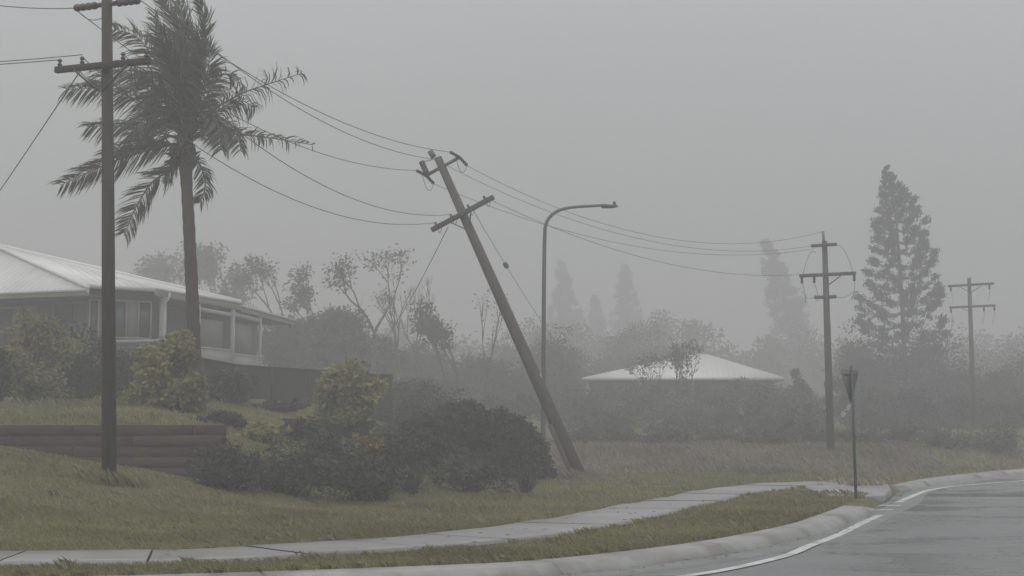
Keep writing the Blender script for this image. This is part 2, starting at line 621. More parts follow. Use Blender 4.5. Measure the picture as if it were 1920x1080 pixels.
xs = axis([(-1300, -300, 100), (-300, -80, 22), (-80, -30, 4), (-30, -16, 0.6), (-16, 13, 0.2), (13, 30, 0.5), (30, 80, 4), (80, 300, 22), (300, 1300, 100)])
ys = axis([(-200, 0, 40), (0, 10, 2), (10, 29.9, 0.22), (29.9, 30.6, 0.1), (30.6, 60, 0.4), (60, 120, 2.5), (120, 320, 16), (320, 1300, 90)])
gx, gy = np.meshgrid(xs, ys)
gzz = h(gx, gy)
b = MB()
b.grid(np.stack([gx, gy, gzz], -1))
cx = 0.25 * (gx[:-1, :-1] + gx[1:, 1:] + gx[:-1, 1:] + gx[1:, :-1])
cy = 0.25 * (gy[:-1, :-1] + gy[1:, 1:] + gy[:-1, 1:] + gy[1:, :-1])
bare = sstep((cx + 2.5) / 4) * sstep((15 - cx) / 6) * sstep((cy - 46) / 3) * sstep((66 - cy) / 4)
b.t[-1] = (0.75 * bare).ravel()
ground = tag(b.build('ground', ground_mat(), smooth=True), kind='structure')

# road sheet (fills the road side of the kerb line)
b = MB()
edge = KERB - KNORM * 0.3
top = np.column_stack([edge, np.zeros(len(edge))])
ring = np.vstack([top, V(900, 92, 0), V(900, -150, 0), V(-200, -150, 0), V(-200, 10.0, 0)])
b.add(ring, [tuple(range(len(ring)))[::-1]])
road = tag(b.build('road', asphalt()), kind='structure')
road.data.update()


def strip(name, line, nrm, offs, zs, mat, kind='structure', parent=None, tint=0.5):
    """a ribbon swept along a ground line: offs metres to the verge side, zs heights"""
    mb = MB()
    pts = np.stack([np.column_stack([line + nrm * o, np.full(len(line), z)]) for o, z in zip(offs, zs)], 1)
    mb.grid(pts, tint)
    o = mb.build(name, mat, parent)
    if kind and parent is None:
        o['kind'] = kind
    return o


arc = np.concatenate([[0], np.cumsum(np.linalg.norm(np.diff(KERB, axis=0), axis=1))])
i_gap0 = int(np.argmin(np.abs(KERB[:, 1] - 28.6)))
i_gap1 = int(np.argmin(np.abs(KERB[:, 1] - 36.9) + (KERB[:, 0] < 5) * 99))
i_beg = int(np.argmin(np.abs(KERB[:, 0] + 28)))
i_end = int(np.argmin(np.abs(KERB[:, 1] - 76) + (KERB[:, 0] < 5) * 99))

chan = strip('kerb_channel', KERB[i_beg:i_end], KNORM[i_beg:i_end], [-0.50, -0.52, -0.98, -1.0], [0.008, 0.007, 0.006, -0.05], mat_chan)
# kerb stones with open joints between them
kerb_root = thing('kerb', (0, 0, 0), None, None)
kerb_root['kind'] = 'structure'


def kerb_piece(i0, i1, tint, drop0=1.0, drop1=1.0):
    mb = MB()
    prof = [(0.0, -0.15), (0.0, 0.118), (-0.012, 0.128), (-0.33, 0.120), (-0.36, 0.112), (-0.48, 0.012), (-0.50, -0.05), (-0.50, -0.15)]
    line, nr = KERB[i0:i1 + 1].copy(), KNORM[i0:i1 + 1]
    d = unit(np.append(line[-1] - line[-2], 0))[:2]
    line[0] += unit(np.append(line[1] - line[0], 0))[:2] * 0.018
    line[-1] -= d * 0.018
    dr = np.linspace(drop0, drop1, len(line))
    pts = np.stack([np.column_stack([line + nr * o, np.where(z > 0.02, 0.02 + (z - 0.02) * dr, z)]) for o, z in prof], 1)
    base = mb.n
    mb.grid(pts, tint)
    k = len(prof)
    mb.f.append((np.arange(k)[::-1] + base).reshape(1, -1))
    mb.t.append(np.full(1, tint))
    mb.f.append((np.arange(k) + base + (len(line) - 1) * k).reshape(1, -1))
    mb.t.append(np.full(1, tint))
    return mb.build('kerb_stone', mat_kerb, kerb_root)


i = i_beg
while i < i_end - 9:
    j = i
    while arc[j] - arc[i] < 3.0:
        j += 1
    if j <= i_gap0 or i >= i_gap1:
        kerb_piece(i, j, float(rng.uniform(0.1, 0.9)))
    elif i < i_gap0 < j:
        kerb_piece(i, i_gap0, 0.6, 1.0, 0.15)
        j = i_gap1
    else:
        j = i_gap1
    i = j

# concrete corner slab the give-way sign stands on
isl = [G(1553, 942), G(1600, 944.5), G(1656, 942), G(1672, 930), G(1664, 917), G(1640, 910), G(1560, 909), G(1500, 921)]
isl = [V(p[0], p[1], 0.15) for p in isl]
ISL_C = np.mean(isl, axis=0)
b = MB()
b.slab(isl[::-1] if np.cross(isl[1] - isl[0], isl[2] - isl[1])[2] < 0 else isl, 0.35)
island = tag(b.build('pavement_corner', mat_path, bevel=0.02), kind='structure')

# footpath
pt = np.gradient(PATH, axis=0)
pt /= np.linalg.norm(pt, axis=1, keepdims=True)
pn = np.stack([-pt[:, 1], pt[:, 0]], 1)
foot = thing('footpath', (0, 0, 0), None, None)
foot['kind'] = 'structure'
parc = np.concatenate([[0], np.cumsum(np.linalg.norm(np.diff(PATH, axis=0), axis=1))])
pa0 = parc[int(np.argmin(np.abs(PATH[:, 0] + 22)))]


def at_arc(sv):
    return (np.column_stack([np.interp(sv, parc, PATH[:, k]) for k in (0, 1)]),
            np.column_stack([np.interp(sv, parc, pn[:, k]) for k in (0, 1)]))


sv = pa0
while sv < parc[-1] - 0.2:
    e = min(sv + 1.5, parc[-1])
    q, nn_ = at_arc(np.linspace(sv + 0.012, e - 0.012, 5))
    b = MB()
    rows = []
    dz = rng.normal(0, 0.004)
    for o_ in (-0.752, -0.75, -0.375, 0, 0.375, 0.75, 0.752):
        w_ = q + nn_ * o_
        rows.append(np.column_stack([w_, h(w_[:, 0], w_[:, 1]) + 0.035 + dz - (0.16 if abs(o_) > 0.751 else 0)]))
    b.grid(np.stack(rows, 1)[:, ::-1], float(rng.random()))
    b.build('paving_slab', mat_path, foot)
    sv = e

# painted edge line, solid then broken past the corner
def line_mark(i0, i1, o=-1.08, w=0.12, name='edge_line'):
    return strip(name, KERB[i0:i1], KNORM[i0:i1], [o + w / 2, o - w / 2], [0.008, 0.008], mat_paint)


def painted(pts, w):
    ln = spline(pts, 0.35)
    t = np.gradient(ln, axis=0)
    t /= np.linalg.norm(t, axis=1, keepdims=True)
    strip('edge_line', ln, np.stack([-t[:, 1], t[:, 0]], 1), [w / 2, -w / 2], [0.011, 0.011], mat_paint)


painted([(-24, 11.3), (-10, 12.4), (-4, 13.3), (0.0, 14.7), (1.82, 16.0), (3.2, 18.2), (3.98, 20.1), (4.80, 22.1), (5.6, 24.3), (6.55, 26.8)], 0.14)
painted([(8.0, 31.2), (9.13, 34.2), (10.0, 36.4), (11.2, 38.7), (12.6, 40.6), (15, 43.6)], 0.16)
for px, py in ((1601, 946), (1652, 957), (1668, 949)):
    c = G(px, py)
    b = MB()
    b.polys([[V(c[0] - 0.22, c[1] - 0.16, 0.011), V(c[0] + 0.22, c[1] - 0.12, 0.011), V(c[0] + 0.24, c[1] + 0.2, 0.011), V(c[0] - 0.2, c[1] + 0.16, 0.011)]])
    tag(b.build('lane_dash', mat_paint), kind='structure')
# ------------------------------------------------------------------ retaining wall of sleepers
rw = thing('retaining_wall', (-13, WALL_Y, 0.4), 'low reddish-brown timber sleeper wall holding up the lawn on the left', 'retaining wall')
x0 = -34.0
for course in range(5):
    zt = 1.60 - course * 0.215
    x = x0 + (0.0 if course % 2 else -1.2)
    while x < -5.9:
        x2 = min(x + 2.4, -5.75)
        if x2 - x > 0.4:
            b = MB()
            dy = float(rng.uniform(-0.012, 0.012))
            b.bar(V(x + 0.006, WALL_Y + 0.06 + dy, zt - 0.104), V(x2 - 0.006, WALL_Y + 0.06 + dy, zt - 0.104), 0.2, 0.209, tint=float(rng.random()))
            b.build('sleeper', mat_sleeper, rw, bevel=0.005)
        x = x2

# ------------------------------------------------------------------ plants
def leaves(mb, centres, n_each, spread, size, asp=0.45, droop=0.0, wind=0.0, tint=(0.0, 1.0), flat=0.0, clump_tint=0.5):
    """leaf-shaped faces scattered round each centre"""
    centres = np.asarray(centres, float).reshape(-1, 3)
    spread = np.broadcast_to(np.asarray(spread, float), (3,)) if np.ndim(spread) < 2 else np.repeat(spread, n_each, axis=0)
    m = len(centres) * n_each
    if m == 0:
        return
    c = np.repeat(centres, n_each, axis=0)
    d = rng.normal(size=(m, 3))
    d /= np.linalg.norm(d, axis=1, keepdims=True)
    rad = rng.random((m, 1)) ** 0.5
    off = d * rad
    pos = c + off * spread
    ax = rng.normal(size=(m, 3)) * 0.6 + off * 1.1
    ax[:, 2] -= droop
    ax[:, 0] -= wind
    ax /= np.linalg.norm(ax, axis=1, keepdims=True)
    r2 = rng.normal(size=(m, 3))
    r2[:, 2] *= 1 - flat
    sd = np.cross(ax, r2)
    sd /= np.maximum(np.linalg.norm(sd, axis=1, keepdims=True), 1e-6)
    s = size * rng.uniform(0.45, 1.6, (m, 1))
    w = s * asp * 0.5
    a = pos - ax * s * 0.5
    q = np.stack([a, pos - sd * w + ax * s * 0.05, pos + ax * s * 0.55, pos + sd * w + ax * s * 0.05], 1)
    ct = np.repeat(rng.random(len(centres)), n_each)
    t = clump_tint * ct + (1 - clump_tint) * rng.random(m)
    mb.polys(q, tint[0] + (tint[1] - tint[0]) * t)


def limb(mb, p, d, length, r, depth, tips, wind=0.25, spread=0.55, up=0.15, seg=5, kids=(2, 3), mids=None):
    path, pos, dirn = [p], np.array(p, float), unit(d)
    for k in range(seg):
        dirn = unit(dirn + rng.normal(size=3) * 0.10 + V(-wind * 0.12, 0, up * 0.12))
        pos = pos + dirn * length / seg
        path.append(pos.copy())
        if mids is not None and depth <= 1 and k >= 1:
            mids.append(pos.copy())
    r2 = r * (0.62 if depth > 0 else 0.3)
    mb.tube(path, np.linspace(r, r2, len(path)), 7 if depth > 1 else 5, caps=depth == 0)
    if depth == 0:
        tips.append(pos)
        return
    n = int(rng.integers(kids[0], kids[1] + 1))
    base_a = rng.random() * 6.28
    for j in range(n):
        a = base_a + j * 6.28 / n + rng.normal() * 0.4
        s = spread * rng.uniform(0.7, 1.3)
        nd = unit(dirn + s * V(math.cos(a), math.sin(a), 0.15) + V(-wind * 0.3, 0, up))
        limb(mb, pos, nd, length * rng.uniform(0.62, 0.85), r2, depth - 1, tips, wind, spread, up, seg, kids, mids)


def tree(name, label, base, height, crown_r, leaf, n_leaf=20, size=0.3, depth=4, bark=mat_bark, trunk_frac=0.32, trunk_r=0.18, wind=0.4,
         spread=0.6, clump=0.8, group=None, cat='tree', lean=(0, 0), kids=(2, 3), flatness=0.7):
    """trunk with forking limbs, and clumps of leaves at the limb ends"""
    base = V(*base)
    t = thing(name, base, label, cat, group)
    mb, tips, mids = MB(), [], []
    n0 = height * trunk_frac
    ks = 0.72
    tot = n0 * (1 + sum(ks ** k for k in range(1, depth + 1)))
    sc = height / max(tot, 0.1)
    limb(mb, base - V(0, 0, 0.15), V(lean[0], lean[1], 1), n0 * sc, trunk_r, depth, tips, wind, spread, 0.25, kids=kids, mids=mids)
    # fit the limbs to the crown's height and width
    allv = np.vstack(mb.v)
    zmax = allv[:, 2].max() - base[2]
    f = V(1, 1, height / zmax)
    rad = max(np.abs(allv[:, 0] - base[0]).max(), 0.1)
    f[0] = f[1] = np.clip(crown_r / rad, 0.5, 1.6)
    for k in range(len(mb.v)):
        mb.v[k] = base + (mb.v[k] - base) * f
    mb.build('trunk', bark, t, smooth=True)
    tips = base + (np.array(tips) - base) * f
    mids = base + (np.array(mids) - base) * f if mids else tips
    if n_leaf:
        lb = MB()
        leaves(lb, tips, n_leaf, V(clump, clump, clump * flatness), size, 0.5, 0.3, wind)
        leaves(lb, mids[::2], max(1, n_leaf // 3), V(clump, clump, clump * flatness) * 0.8, size, 0.5, 0.3, wind)
        lb.build('crown', leaf, t)
    return t


def bush(name, label, c, w, hgt, leaf, n=3500, size=0.12, dep=None, cat='shrub', group=None, asp=0.45, clumps=60, lump=0.28, droop=0.2, wind=0.3, base_z=None, stems=6, shape=1.0, tight=False):
    """a shrub: stems from the ground and lobed clumps of leaves filling an uneven dome; c is the middle of its foot"""
    c = V(*c)
    dep = dep or w
    t = thing(name, c, label, cat, group)
    lobes = rng.normal(size=(clumps, 3))
    lobes /= np.linalg.norm(lobes, axis=1, keepdims=True)
    lobes[:, 2] = np.abs(lobes[:, 2]) if shape > 0.9 else lobes[:, 2]
    rr = rng.random((clumps, 1)) ** 0.35 * (0.82 + 0.3 * rng.random((clumps, 1)))
    if tight:
        rr = np.where(rng.random((clumps, 1)) < 0.75, rng.uniform(0.9, 1.0, (clumps, 1)), rr)
    k1, k2 = rng.normal(size=3) * 2.2, rng.normal(size=3) * (7.0 if tight else 4.0)
    g = 0.4 if tight else 1.0
    rr = rr * (1 + g * 0.20 * np.sin(lobes @ k1 + rng.random() * 6) + g * 0.14 * np.sin(lobes @ k2 + rng.random() * 6))[:, None]
    lob = lobes * rr
    z = lob[:, 2:3]
    if shape > 0.9:
        z = np.abs(z) ** (1.0 if tight else 0.7)
    cen = c + np.hstack([lob[:, :1] * w * 0.5 * (0.86), lob[:, 1:2] * dep * 0.5 * 0.86, np.clip(z, -0.1, 2) * hgt * 0.84 + hgt * 0.10 if shape > 0.9 else (z * 0.5 + 0.5) * hgt * 0.86 + hgt * 0.06])
    lb = MB()
    r = lump * min(w, hgt)
    leaves(lb, cen, max(4, n // clumps), V(r, r, r * 0.75), size, asp, droop, wind)
    lb.build('foliage', leaf, t)
    sb = MB()
    for k in range(stems):
        e = cen[int(rng.integers(len(cen)))]
        s0 = c + V(*(rng.normal(size=2) * 0.08 * w), -0.1)
        mid = (s0 + e) / 2 + rng.normal(size=3) * 0.08 * w
        sb.tube([s0, mid, e], [0.035, 0.025, 0.012], 5)
    for k in range(0 if tight else stems * 2):       # twigs that poke out of the leaves, bent by the wind
        e = cen[int(rng.integers(len(cen)))]
        o_ = unit(e - c - V(0, 0, hgt * 0.3)) * 0.22 * min(w, hgt) + V(-0.12 * w * 0.5, 0, 0.05 * hgt)
        sb.tube([c + V(*(rng.normal(size=2) * 0.03 * w), -0.1), c + (e - c) * 0.7, e + o_ * 0.5, e + o_ * rng.uniform(0.8, 1.5)], [0.018, 0.014, 0.01, 0.005], 4)
    sb.build('stem', mat_bark, t)
    return t


def bush_px(name, label, px, py_top, py_bot, wpx, Y, leaf, on_ground=True, **k):
    """place by what it covers in the view: left-right middle, top, foot, width"""
    s = F / Y
    cxw = P(px, 797, Y)[0]
    zt = P(px, py_top, Y)[2]
    zb = hz(cxw, Y) if on_ground else P(px, py_bot, Y)[2]
    return bush(name, label, (cxw, Y, zb), wpx / s, max(zt - zb, 0.3), leaf, **k)


def tree_px(name, label, px, py_top, wpx, Y, leaf, **k):
    s = F / Y
    x = P(px, 797, Y)[0]
    zb = hz(x, Y)
    zt = P(px, py_top, Y)[2]
    return tree(name, label, (x, Y, zb), zt - zb, wpx / s / 2, leaf, **k)


# ------------------------------------------------------------------ grass
def blades(name, n, xr, yr, hgt, wid, mat, mask):
    x = rng.uniform(*xr, n)
    y = yr[0] + (yr[1] - yr[0]) * rng.random(n)
    k = mask(x, y)
    k &= rng.random(n) < 0.45 + 0.55 * (0.5 + 0.5 * np.sin(x * 1.1 + 2 * np.sin(y * 0.8)) * np.sin(y * 1.6 + np.sin(x * 2.2)))
    x, y = x[k], y[k]
    z = h(x, y)
    m = len(x)
    a = rng.uniform(0, 6.28, m)
    pch = 0.5 + 0.5 * np.sin(x * 1.7 + 1.5 * np.sin(y * 1.3)) * np.sin(y * 2.1 + 1.2 * np.sin(x * 0.9))
    hh = hgt * rng.uniform(0.4, 1.3, m) * (0.6 + 0.8 * pch)
    lean = rng.normal(0, 0.35, (m, 2)) + V(-0.35, 0)
    base = np.column_stack([x, y, z - 0.01])
    sd = np.column_stack([np.cos(a), np.sin(a), np.zeros(m)]) * wid * 0.5
    tip = base + np.column_stack([lean[:, 0] * hh, lean[:, 1] * hh, hh])
    mid = base + np.column_stack([lean[:, 0] * hh * 0.3, lean[:, 1] * hh * 0.3, hh * 0.6])
    mb = MB()
    pa = 0.5 + 0.5 * np.sin(x * 0.8 + 2 * np.sin(y * 0.45)) * np.cos(y * 0.9)
    mb.polys(np.stack([base - sd, base + sd, mid + sd * 0.7, tip], 1), np.clip(0.5 * rng.random(m) + 0.5 * pa, 0, 1))
    return tag(mb.build(name, mat), kind='stuff')


ok = lambda x, y: (np.hypot((x - ISL_C[0]) / 1.5, (y - ISL_C[1]) / 3.2) > 1.0) & (kerb_sd(x, y) > 0.03) & (path_dist(x, y) > 0.78) & (np.abs(y - WALL_Y) > 0.22)
blades('grass', 260000, (-9, 5), (13.5, 24), 0.042, 0.011, blade_mat, ok)
blades('grass', 170000, (-15, 8), (20, 32), 0.06, 0.018, blade_mat, ok)
blades('grass', 60000, (-18, 10), (30.3, 47), 0.09, 0.03, blade_mat, lambda x, y: ok(x, y) & (y > 30.3))
blades('grass', 50000, (-3, 15), (45, 64), 0.17, 0.05, blade_dry, lambda x, y: kerb_sd(x, y) > 0.6)
blades('grass', 60000, (8, 34), (36, 66), 0.14, 0.05, blade_pale, lambda x, y: kerb_sd(x, y) > 0.1)

# longer tufts along the concrete edges, round the pole feet, and weeds
def tufts(name, cx_, cy_, hgt, n_each, rad, mat, wid=0.016):
    m = len(cx_) * n_each
    x = np.repeat(cx_, n_each) + rng.normal(0, rad, m)
    y = np.repeat(cy_, n_each) + rng.normal(0, rad, m)
    k = (kerb_sd(x, y) > 0.01) & (path_dist(x, y) > 0.70)
    hh = np.repeat(hgt * rng.uniform(0.5, 1.4, len(cx_)), n_each)[k]
    x, y = x[k], y[k]
    m = len(x)
    hh = hh * rng.uniform(0.5, 1.2, m)
    a = rng.uniform(0, 6.28, m)
    lean = rng.normal(0, 0.4, (m, 2)) + V(-0.45, 0)
    base = np.column_stack([x, y, h(x, y) - 0.01])
    sd_ = np.column_stack([np.cos(a), np.sin(a), np.zeros(m)]) * wid * 0.5
    tip = base + np.column_stack([lean[:, 0] * hh, lean[:, 1] * hh, hh])
    mid = base + np.column_stack([lean[:, 0] * hh * 0.3, lean[:, 1] * hh * 0.3, hh * 0.6])
    mb = MB()
    mb.polys(np.stack([base - sd_, base + sd_, mid + sd_ * 0.7, tip], 1), rng.random(m))
    tag(mb.build(name, mat), kind='stuff')


m = 420
pi_ = rng.integers(0, len(PATH), m)
sg_ = rng.choice([-1, 1], m) * rng.uniform(0.76, 0.95, m)
tufts('grass_tufts', PATH[pi_, 0] + pn[pi_, 0] * sg_, PATH[pi_, 1] + pn[pi_, 1] * sg_, 0.065, 26, 0.05, blade_mat, 0.011)
ki = rng.integers(i_beg, i_gap0, 420)
of = rng.uniform(0.02, 0.2, 420)
tufts('grass_tufts', KERB[ki, 0] + KNORM[ki, 0] * of, KERB[ki, 1] + KNORM[ki, 1] * of, 0.06, 24, 0.05, blade_mat, 0.011)
tufts('weeds', rng.uniform(-10, 7, 260), rng.uniform(15.5, 33, 260), 0.085, 16, 0.06, blade_pale, 0.022)
tufts('grass_tufts', P(206, 900, 27)[0] + rng.normal(0, 0.22, 22), 27 + rng.normal(0, 0.22, 22), 0.22, 26, 0.07, blade_mat)
tufts('grass_tufts', P(1094, 893, 40)[0] + rng.normal(0, 0.3, 30), 40 + rng.normal(0, 0.3, 30), 0.26, 26, 0.08, blade_dry)
# storm litter: leaves and twigs blown against the kerb and over the grass, lying flat
def lie_flat(mb, x, y, z, size):
    m = len(x)
    a = rng.uniform(0, 6.28, m)
    ax = np.column_stack([np.cos(a), np.sin(a), rng.normal(0, 0.12, m)])
    sdv_ = np.column_stack([-np.sin(a), np.cos(a), rng.normal(0, 0.15, m)])
    c = np.column_stack([x, y, z])
    L = (size * rng.uniform(0.5, 1.4, m))[:, None]
    mb.polys(np.stack([c - ax * L / 2, c - sdv_ * L * 0.2, c + ax * L / 2, c + sdv_ * L * 0.2], 1), rng.random(m))


b = MB()
m = 1100
ki = rng.integers(i_beg, i_gap0, m)
of = np.abs(rng.normal(0, 0.15, m)) + 0.02
lx, ly = KERB[ki, 0] + KNORM[ki, 0] * of, KERB[ki, 1] + KNORM[ki, 1] * of
lie_flat(b, lx, ly, h(lx, ly) + 0.035, 0.07)
lx, ly = rng.uniform(-9, 8, 700), rng.uniform(15, 30, 700)
k = kerb_sd(lx, ly) > 0.05
lie_flat(b, lx[k], ly[k], h(lx, ly)[k] + 0.045, 0.075)
ki = rng.integers(i_beg, i_gap0, 900)
of = -0.52 - np.abs(rng.normal(0, 0.16, 900))
lie_flat(b, KERB[ki, 0] + KNORM[ki, 0] * of, KERB[ki, 1] + KNORM[ki, 1] * of, np.full(900, 0.022), 0.055)
lx, ly = rng.uniform(1, 14, 160), rng.uniform(15.5, 34, 160)
sd_ = kerb_sd(lx, ly)
k = (sd_ < -0.55) & (rng.random(160) < np.exp((sd_ + 0.5) * 0.5))
lie_flat(b, lx[k], ly[k], np.full(k.sum(), 0.02), 0.06)
tag(b.build('leaf_litter', leaf_brown), kind='stuff')

# ------------------------------------------------------------------ poles
POLES = 'timber power poles along the street'


def spindle(mb, a, b_, r, n=5, seg=8, neck=0.45):
    """a ribbed insulator body from a to b"""
    a, b_ = V(*a), V(*b_)
    path, rad = [], []
    for k in range(n):
        for f_, q in ((0.0, neck), (0.35, 1.0), (0.6, 1.0), (0.95, neck)):
            path.append(a + (b_ - a) * (k + f_) / n)
            rad.append(r * q)
    mb.tube(path, rad, seg)


def loop(mb, a, b_, sag, r=0.008, n=9):
    t = np.linspace(0, 1, n)[:, None]
    p = V(*a) * (1 - t) + V(*b_) * t
    p[:, 2] -= (4 * t * (1 - t))[:, 0] * sag
    mb.tube(p, r, 5)


# 1) the upright pole on the left
pl_base = P(206, 900, 27.0)
pl_base[2] = hz(pl_base[0], 27.0)
pl_top = P(200, -55, 27.2)
q1 = thing('power_pole', pl_base, 'dark upright timber power pole on the grass bank in front of the sleeper wall', 'power pole', POLES)
b = MB()
b.tube([pl_base - V(0, 0, 0.4), pl_base + (pl_top - pl_base) * 0.5, pl_top], [0.135, 0.115, 0.092], 14)
b.build('pole_shaft', mat_wood, q1, smooth=True)


def on_shaft(a, c, py, px=None):
    """point of a shaft from a to c at the height of a photo row"""
    lo, hi = 0.0, 1.0
    for _ in range(40):
        m = (lo + hi) / 2
        p = a + (c - a) * m
        d = p - EYE
        yy = 540 - F * (d[2] * CT - d[1] * ST) / (d[1] * CT + d[2] * ST)
        if yy > py:
            lo = m
        else:
            hi = m
    return a + (c - a) * lo


a1 = unit(V(0.935, -0.354, 0.0))
lv1 = on_shaft(pl_base, pl_top, 126)
fr = unit(V(-0.354, -0.935, 0)) * 0.15
b = MB()
b.bar(lv1 - a1 * 1.04 + fr, lv1 + a1 * 1.04 + fr, 0.10, 0.115)
b.build('crossarm', mat_wood, q1, bevel=0.01)
for s in (-1, 1):
    b = MB()
    b.bar(lv1 + a1 * s * 0.58 + fr * 1.4 - V(0, 0, 0.05), lv1 + a1 * s * 0.05 + fr * 1.2 - V(0, 0, 0.48), 0.035, 0.035)
    b.build('brace', mat_steel_dark, q1)
pin1 = []
for u in (-0.95, -0.45, 0.45, 0.95):
    b = MB()
    p = lv1 + a1 * u + fr + V(0, 0, 0.06)
    spindle(b, p, p + V(0, 0, 0.15), 0.045, 2)
    b.build('insulator', mat_insul, q1, smooth=True)
    pin1.append(p + V(0, 0, 0.13))
hv1 = on_shaft(pl_base, pl_top, 8)
b = MB()
b.bar(hv1 - a1 * 0.62, hv1 + a1 * 0.62, 0.07, 0.07)
b.build('crossarm', mat_steel_dark, q1)
hp1 = []
for s in (-1, 1):
    b = MB()
    p = hv1 + a1 * s * 0.22
    spindle(b, p, hv1 + a1 * s * 0.72 + V(0, 0, -0.0), 0.075, 4, neck=0.7)
    b.build('insulator', mat_insul, q1, smooth=True)
    hp1.append(hv1 + a1 * s * 0.74)
b = MB()
spindle(b, pl_top, pl_top + V(0, 0, 0.28), 0.06, 3)
b.build('insulator', mat_insul, q1, smooth=True)
hp1.insert(1, pl_top + V(0, 0, 0.26))
b = MB()
loop(b, hv1 - a1 * 0.7, hv1 - a1 * 0.1 - V(0, 0, 0.25), 0.12)
b.build('jumper_lead', mat_wire, q1, smooth=True)
b = MB()
loop(b, lv1 - a1 * 0.55 + fr, lv1 - a1 * 0.05 + V(0, 0, -0.25), 0.12)
b.build('jumper_lead', mat_wire, q1, smooth=True)

# 2) the leaning pole
ln_base = P(1094, 893, 40.0)
ln_base[2] = hz(ln_base[0], 40.0) - 0.1
ln_top = P(821, 296, 41.0)
q2 = thing('power_pole', ln_base, 'grey power pole leaning steeply to the left beside the street light', 'power pole', POLES)
ax2 = unit(ln_top - ln_base)
b = MB()
b.tube([ln_base - ax2 * 0.4, ln_base + (ln_top - ln_base) * 0.3, ln_base + (ln_top - ln_base) * 0.6, ln_top], [0.185, 0.168, 0.145, 0.108], 14)
b.build('pole_shaft', mat_wood_grey, q2, smooth=True)
b = MB()   # earth heaved up where the pole has been wrenched over
na, nr_ = 22, 6
an_ = np.linspace(0, 2 * np.pi, na, endpoint=False)
rows_ = []
for k in range(nr_):
    f_ = k / (nr_ - 1)
    rad_ = 0.95 * (1 - f_) + 0.02
    x_ = ln_base[0] + np.cos(an_) * rad_ * (1 + rng.normal(0, 0.07, na)) + 0.15
    y_ = ln_base[1] + np.sin(an_) * rad_ * (1 + rng.normal(0, 0.07, na))
    rows_.append(np.column_stack([x_, y_, h(x_, y_) + (-0.04 if k == 0 else 0.24 * f_ ** 0.8) + rng.normal(0, 0.03, na) * (k > 0)]))
b.grid(np.array(rows_), close=True)
tag(b.build('heaved_soil', M('torn_wet_soil', (0.10, 0.07, 0.05), 0.9, 0.35, 6, 0.8, 18)), kind='stuff')
b = MB()   # steel reinforcing splint strapped to the foot of the pole
off = V(-0.19, -0.12, 0)
sp0, sp1 = ln_base - ax2 * 0.2 + off, on_shaft(ln_base, ln_top, 797) + off
b.bar(sp0, sp1, 0.13, 0.10, up=(0, 1, 0))
b.build('splint', mat_wood_grey, q2, bevel=0.01)
b = MB()
p = on_shaft(ln_base, ln_top, 715)
b.bar(p + V(0.155, -0.06, -0.26) , p + V(0.155, -0.06, 0.0) - ax2 * 0.0 + V(-0.1, 0, 0.22) + V(0.03, 0, 0), 0.03, 0.05, up=(0, 1, 0))
b.build('cable_guard', mat_fascia, q2)
side2 = unit(V(0.86, -0.32, 0.455) - ax2 * np.dot(V(0.86, -0.32, 0.455), ax2))
fr2 = unit(np.cross(ax2, side2)) 
fr2 = fr2 * (-1 if fr2[1] > 0 else 1) * 0.17
lv2 = on_shaft(ln_base, ln_top, 403)
b = MB()
lva, lvb = lv2 - side2 * 0.96 + fr2, lv2 + side2 * 1.05 + fr2
b.bar(lva, lvb, 0.11, 0.13, up=ax2)
b.build('crossarm', mat_wood_grey, q2, bevel=0.012)
for s, k in ((-1, 0.42), (1, 0.36)):
    b = MB()
    b.bar(lv2 + side2 * s * k + fr2 * 1.3, lv2 + side2 * s * 0.06 - ax2 * 0.42 + fr2, 0.03, 0.03)
    b.build('brace', mat_steel_dark, q2)
pin2 = []
for u in (-0.78, -0.28, 0.28, 0.80):
    b = MB()
    p = lv2 + side2 * u + fr2 + ax2 * 0.06
    spindle(b, p, p + ax2 * 0.1, 0.04, 2)
    b.build('insulator', mat_insul, q2, smooth=True)
    pin2.append(p + ax2 * 0.08)
    b = MB()
    loop(b, p - ax2 * 0.12, p - ax2 * 0.1 + side2 * 0.14, 0.14)
    b.build('jumper_lead', mat_wire, q2, smooth=True)
hv2 = on_shaft(ln_base, ln_top, 313)
b = MB()
hva, hvb = hv2 - side2 * 0.52, hv2 + side2 * 0.58
b.bar(hva, hvb, 0.085, 0.075, up=ax2)
b.build('crossarm', mat_steel, q2)
hp2 = []
for p, s in ((hva, -1), (hvb, 1)):
    for dr in (V(-0.30, -0.30, 0.12), V(0.24, 0.30, -0.22)):
        b = MB()
        spindle(b, p, p + dr * 0.85, 0.05, 4, neck=0.6)
        b.build('insulator', mat_insul, q2, smooth=True)
    b = MB()
    loop(b, p + V(-0.1, -0.1, 0.0), p + V(0.2, 0.25, -0.2), 0.3)
    b.build('jumper_lead', mat_wire, q2, smooth=True)
    hp2.append((p + V(-0.26, -0.26, 0.1), p + V(0.2, 0.26, -0.19)))
b = MB()
b.bar(ln_top + ax2 * 0.02 - V(0.10, 0, 0), ln_top + ax2 * 0.22 - V(0.14, 0, 0), 0.16, 0.14, up=(0, 1, 0))
b.build('pole_cap', mat_steel, q2, bevel=0.02)
b = MB()
p = hva + side2 * 0.04 + ax2 * 0.05
spindle(b, p, p + ax2 * 0.38, 0.085, 5, neck=0.85)
b.build('fuse_holder', mat_insul, q2, smooth=True)
b = MB()
loop(b, p + ax2 * 0.36, ln_top - V(0.05, 0, 0), 0.02, 0.012)
b.build('jumper_lead', mat_wire, q2, smooth=True)
hp2.insert(1, (ln_top - V(0.15, 0.1, 0.05), ln_top + V(0.15, 0.1, -0.15)))

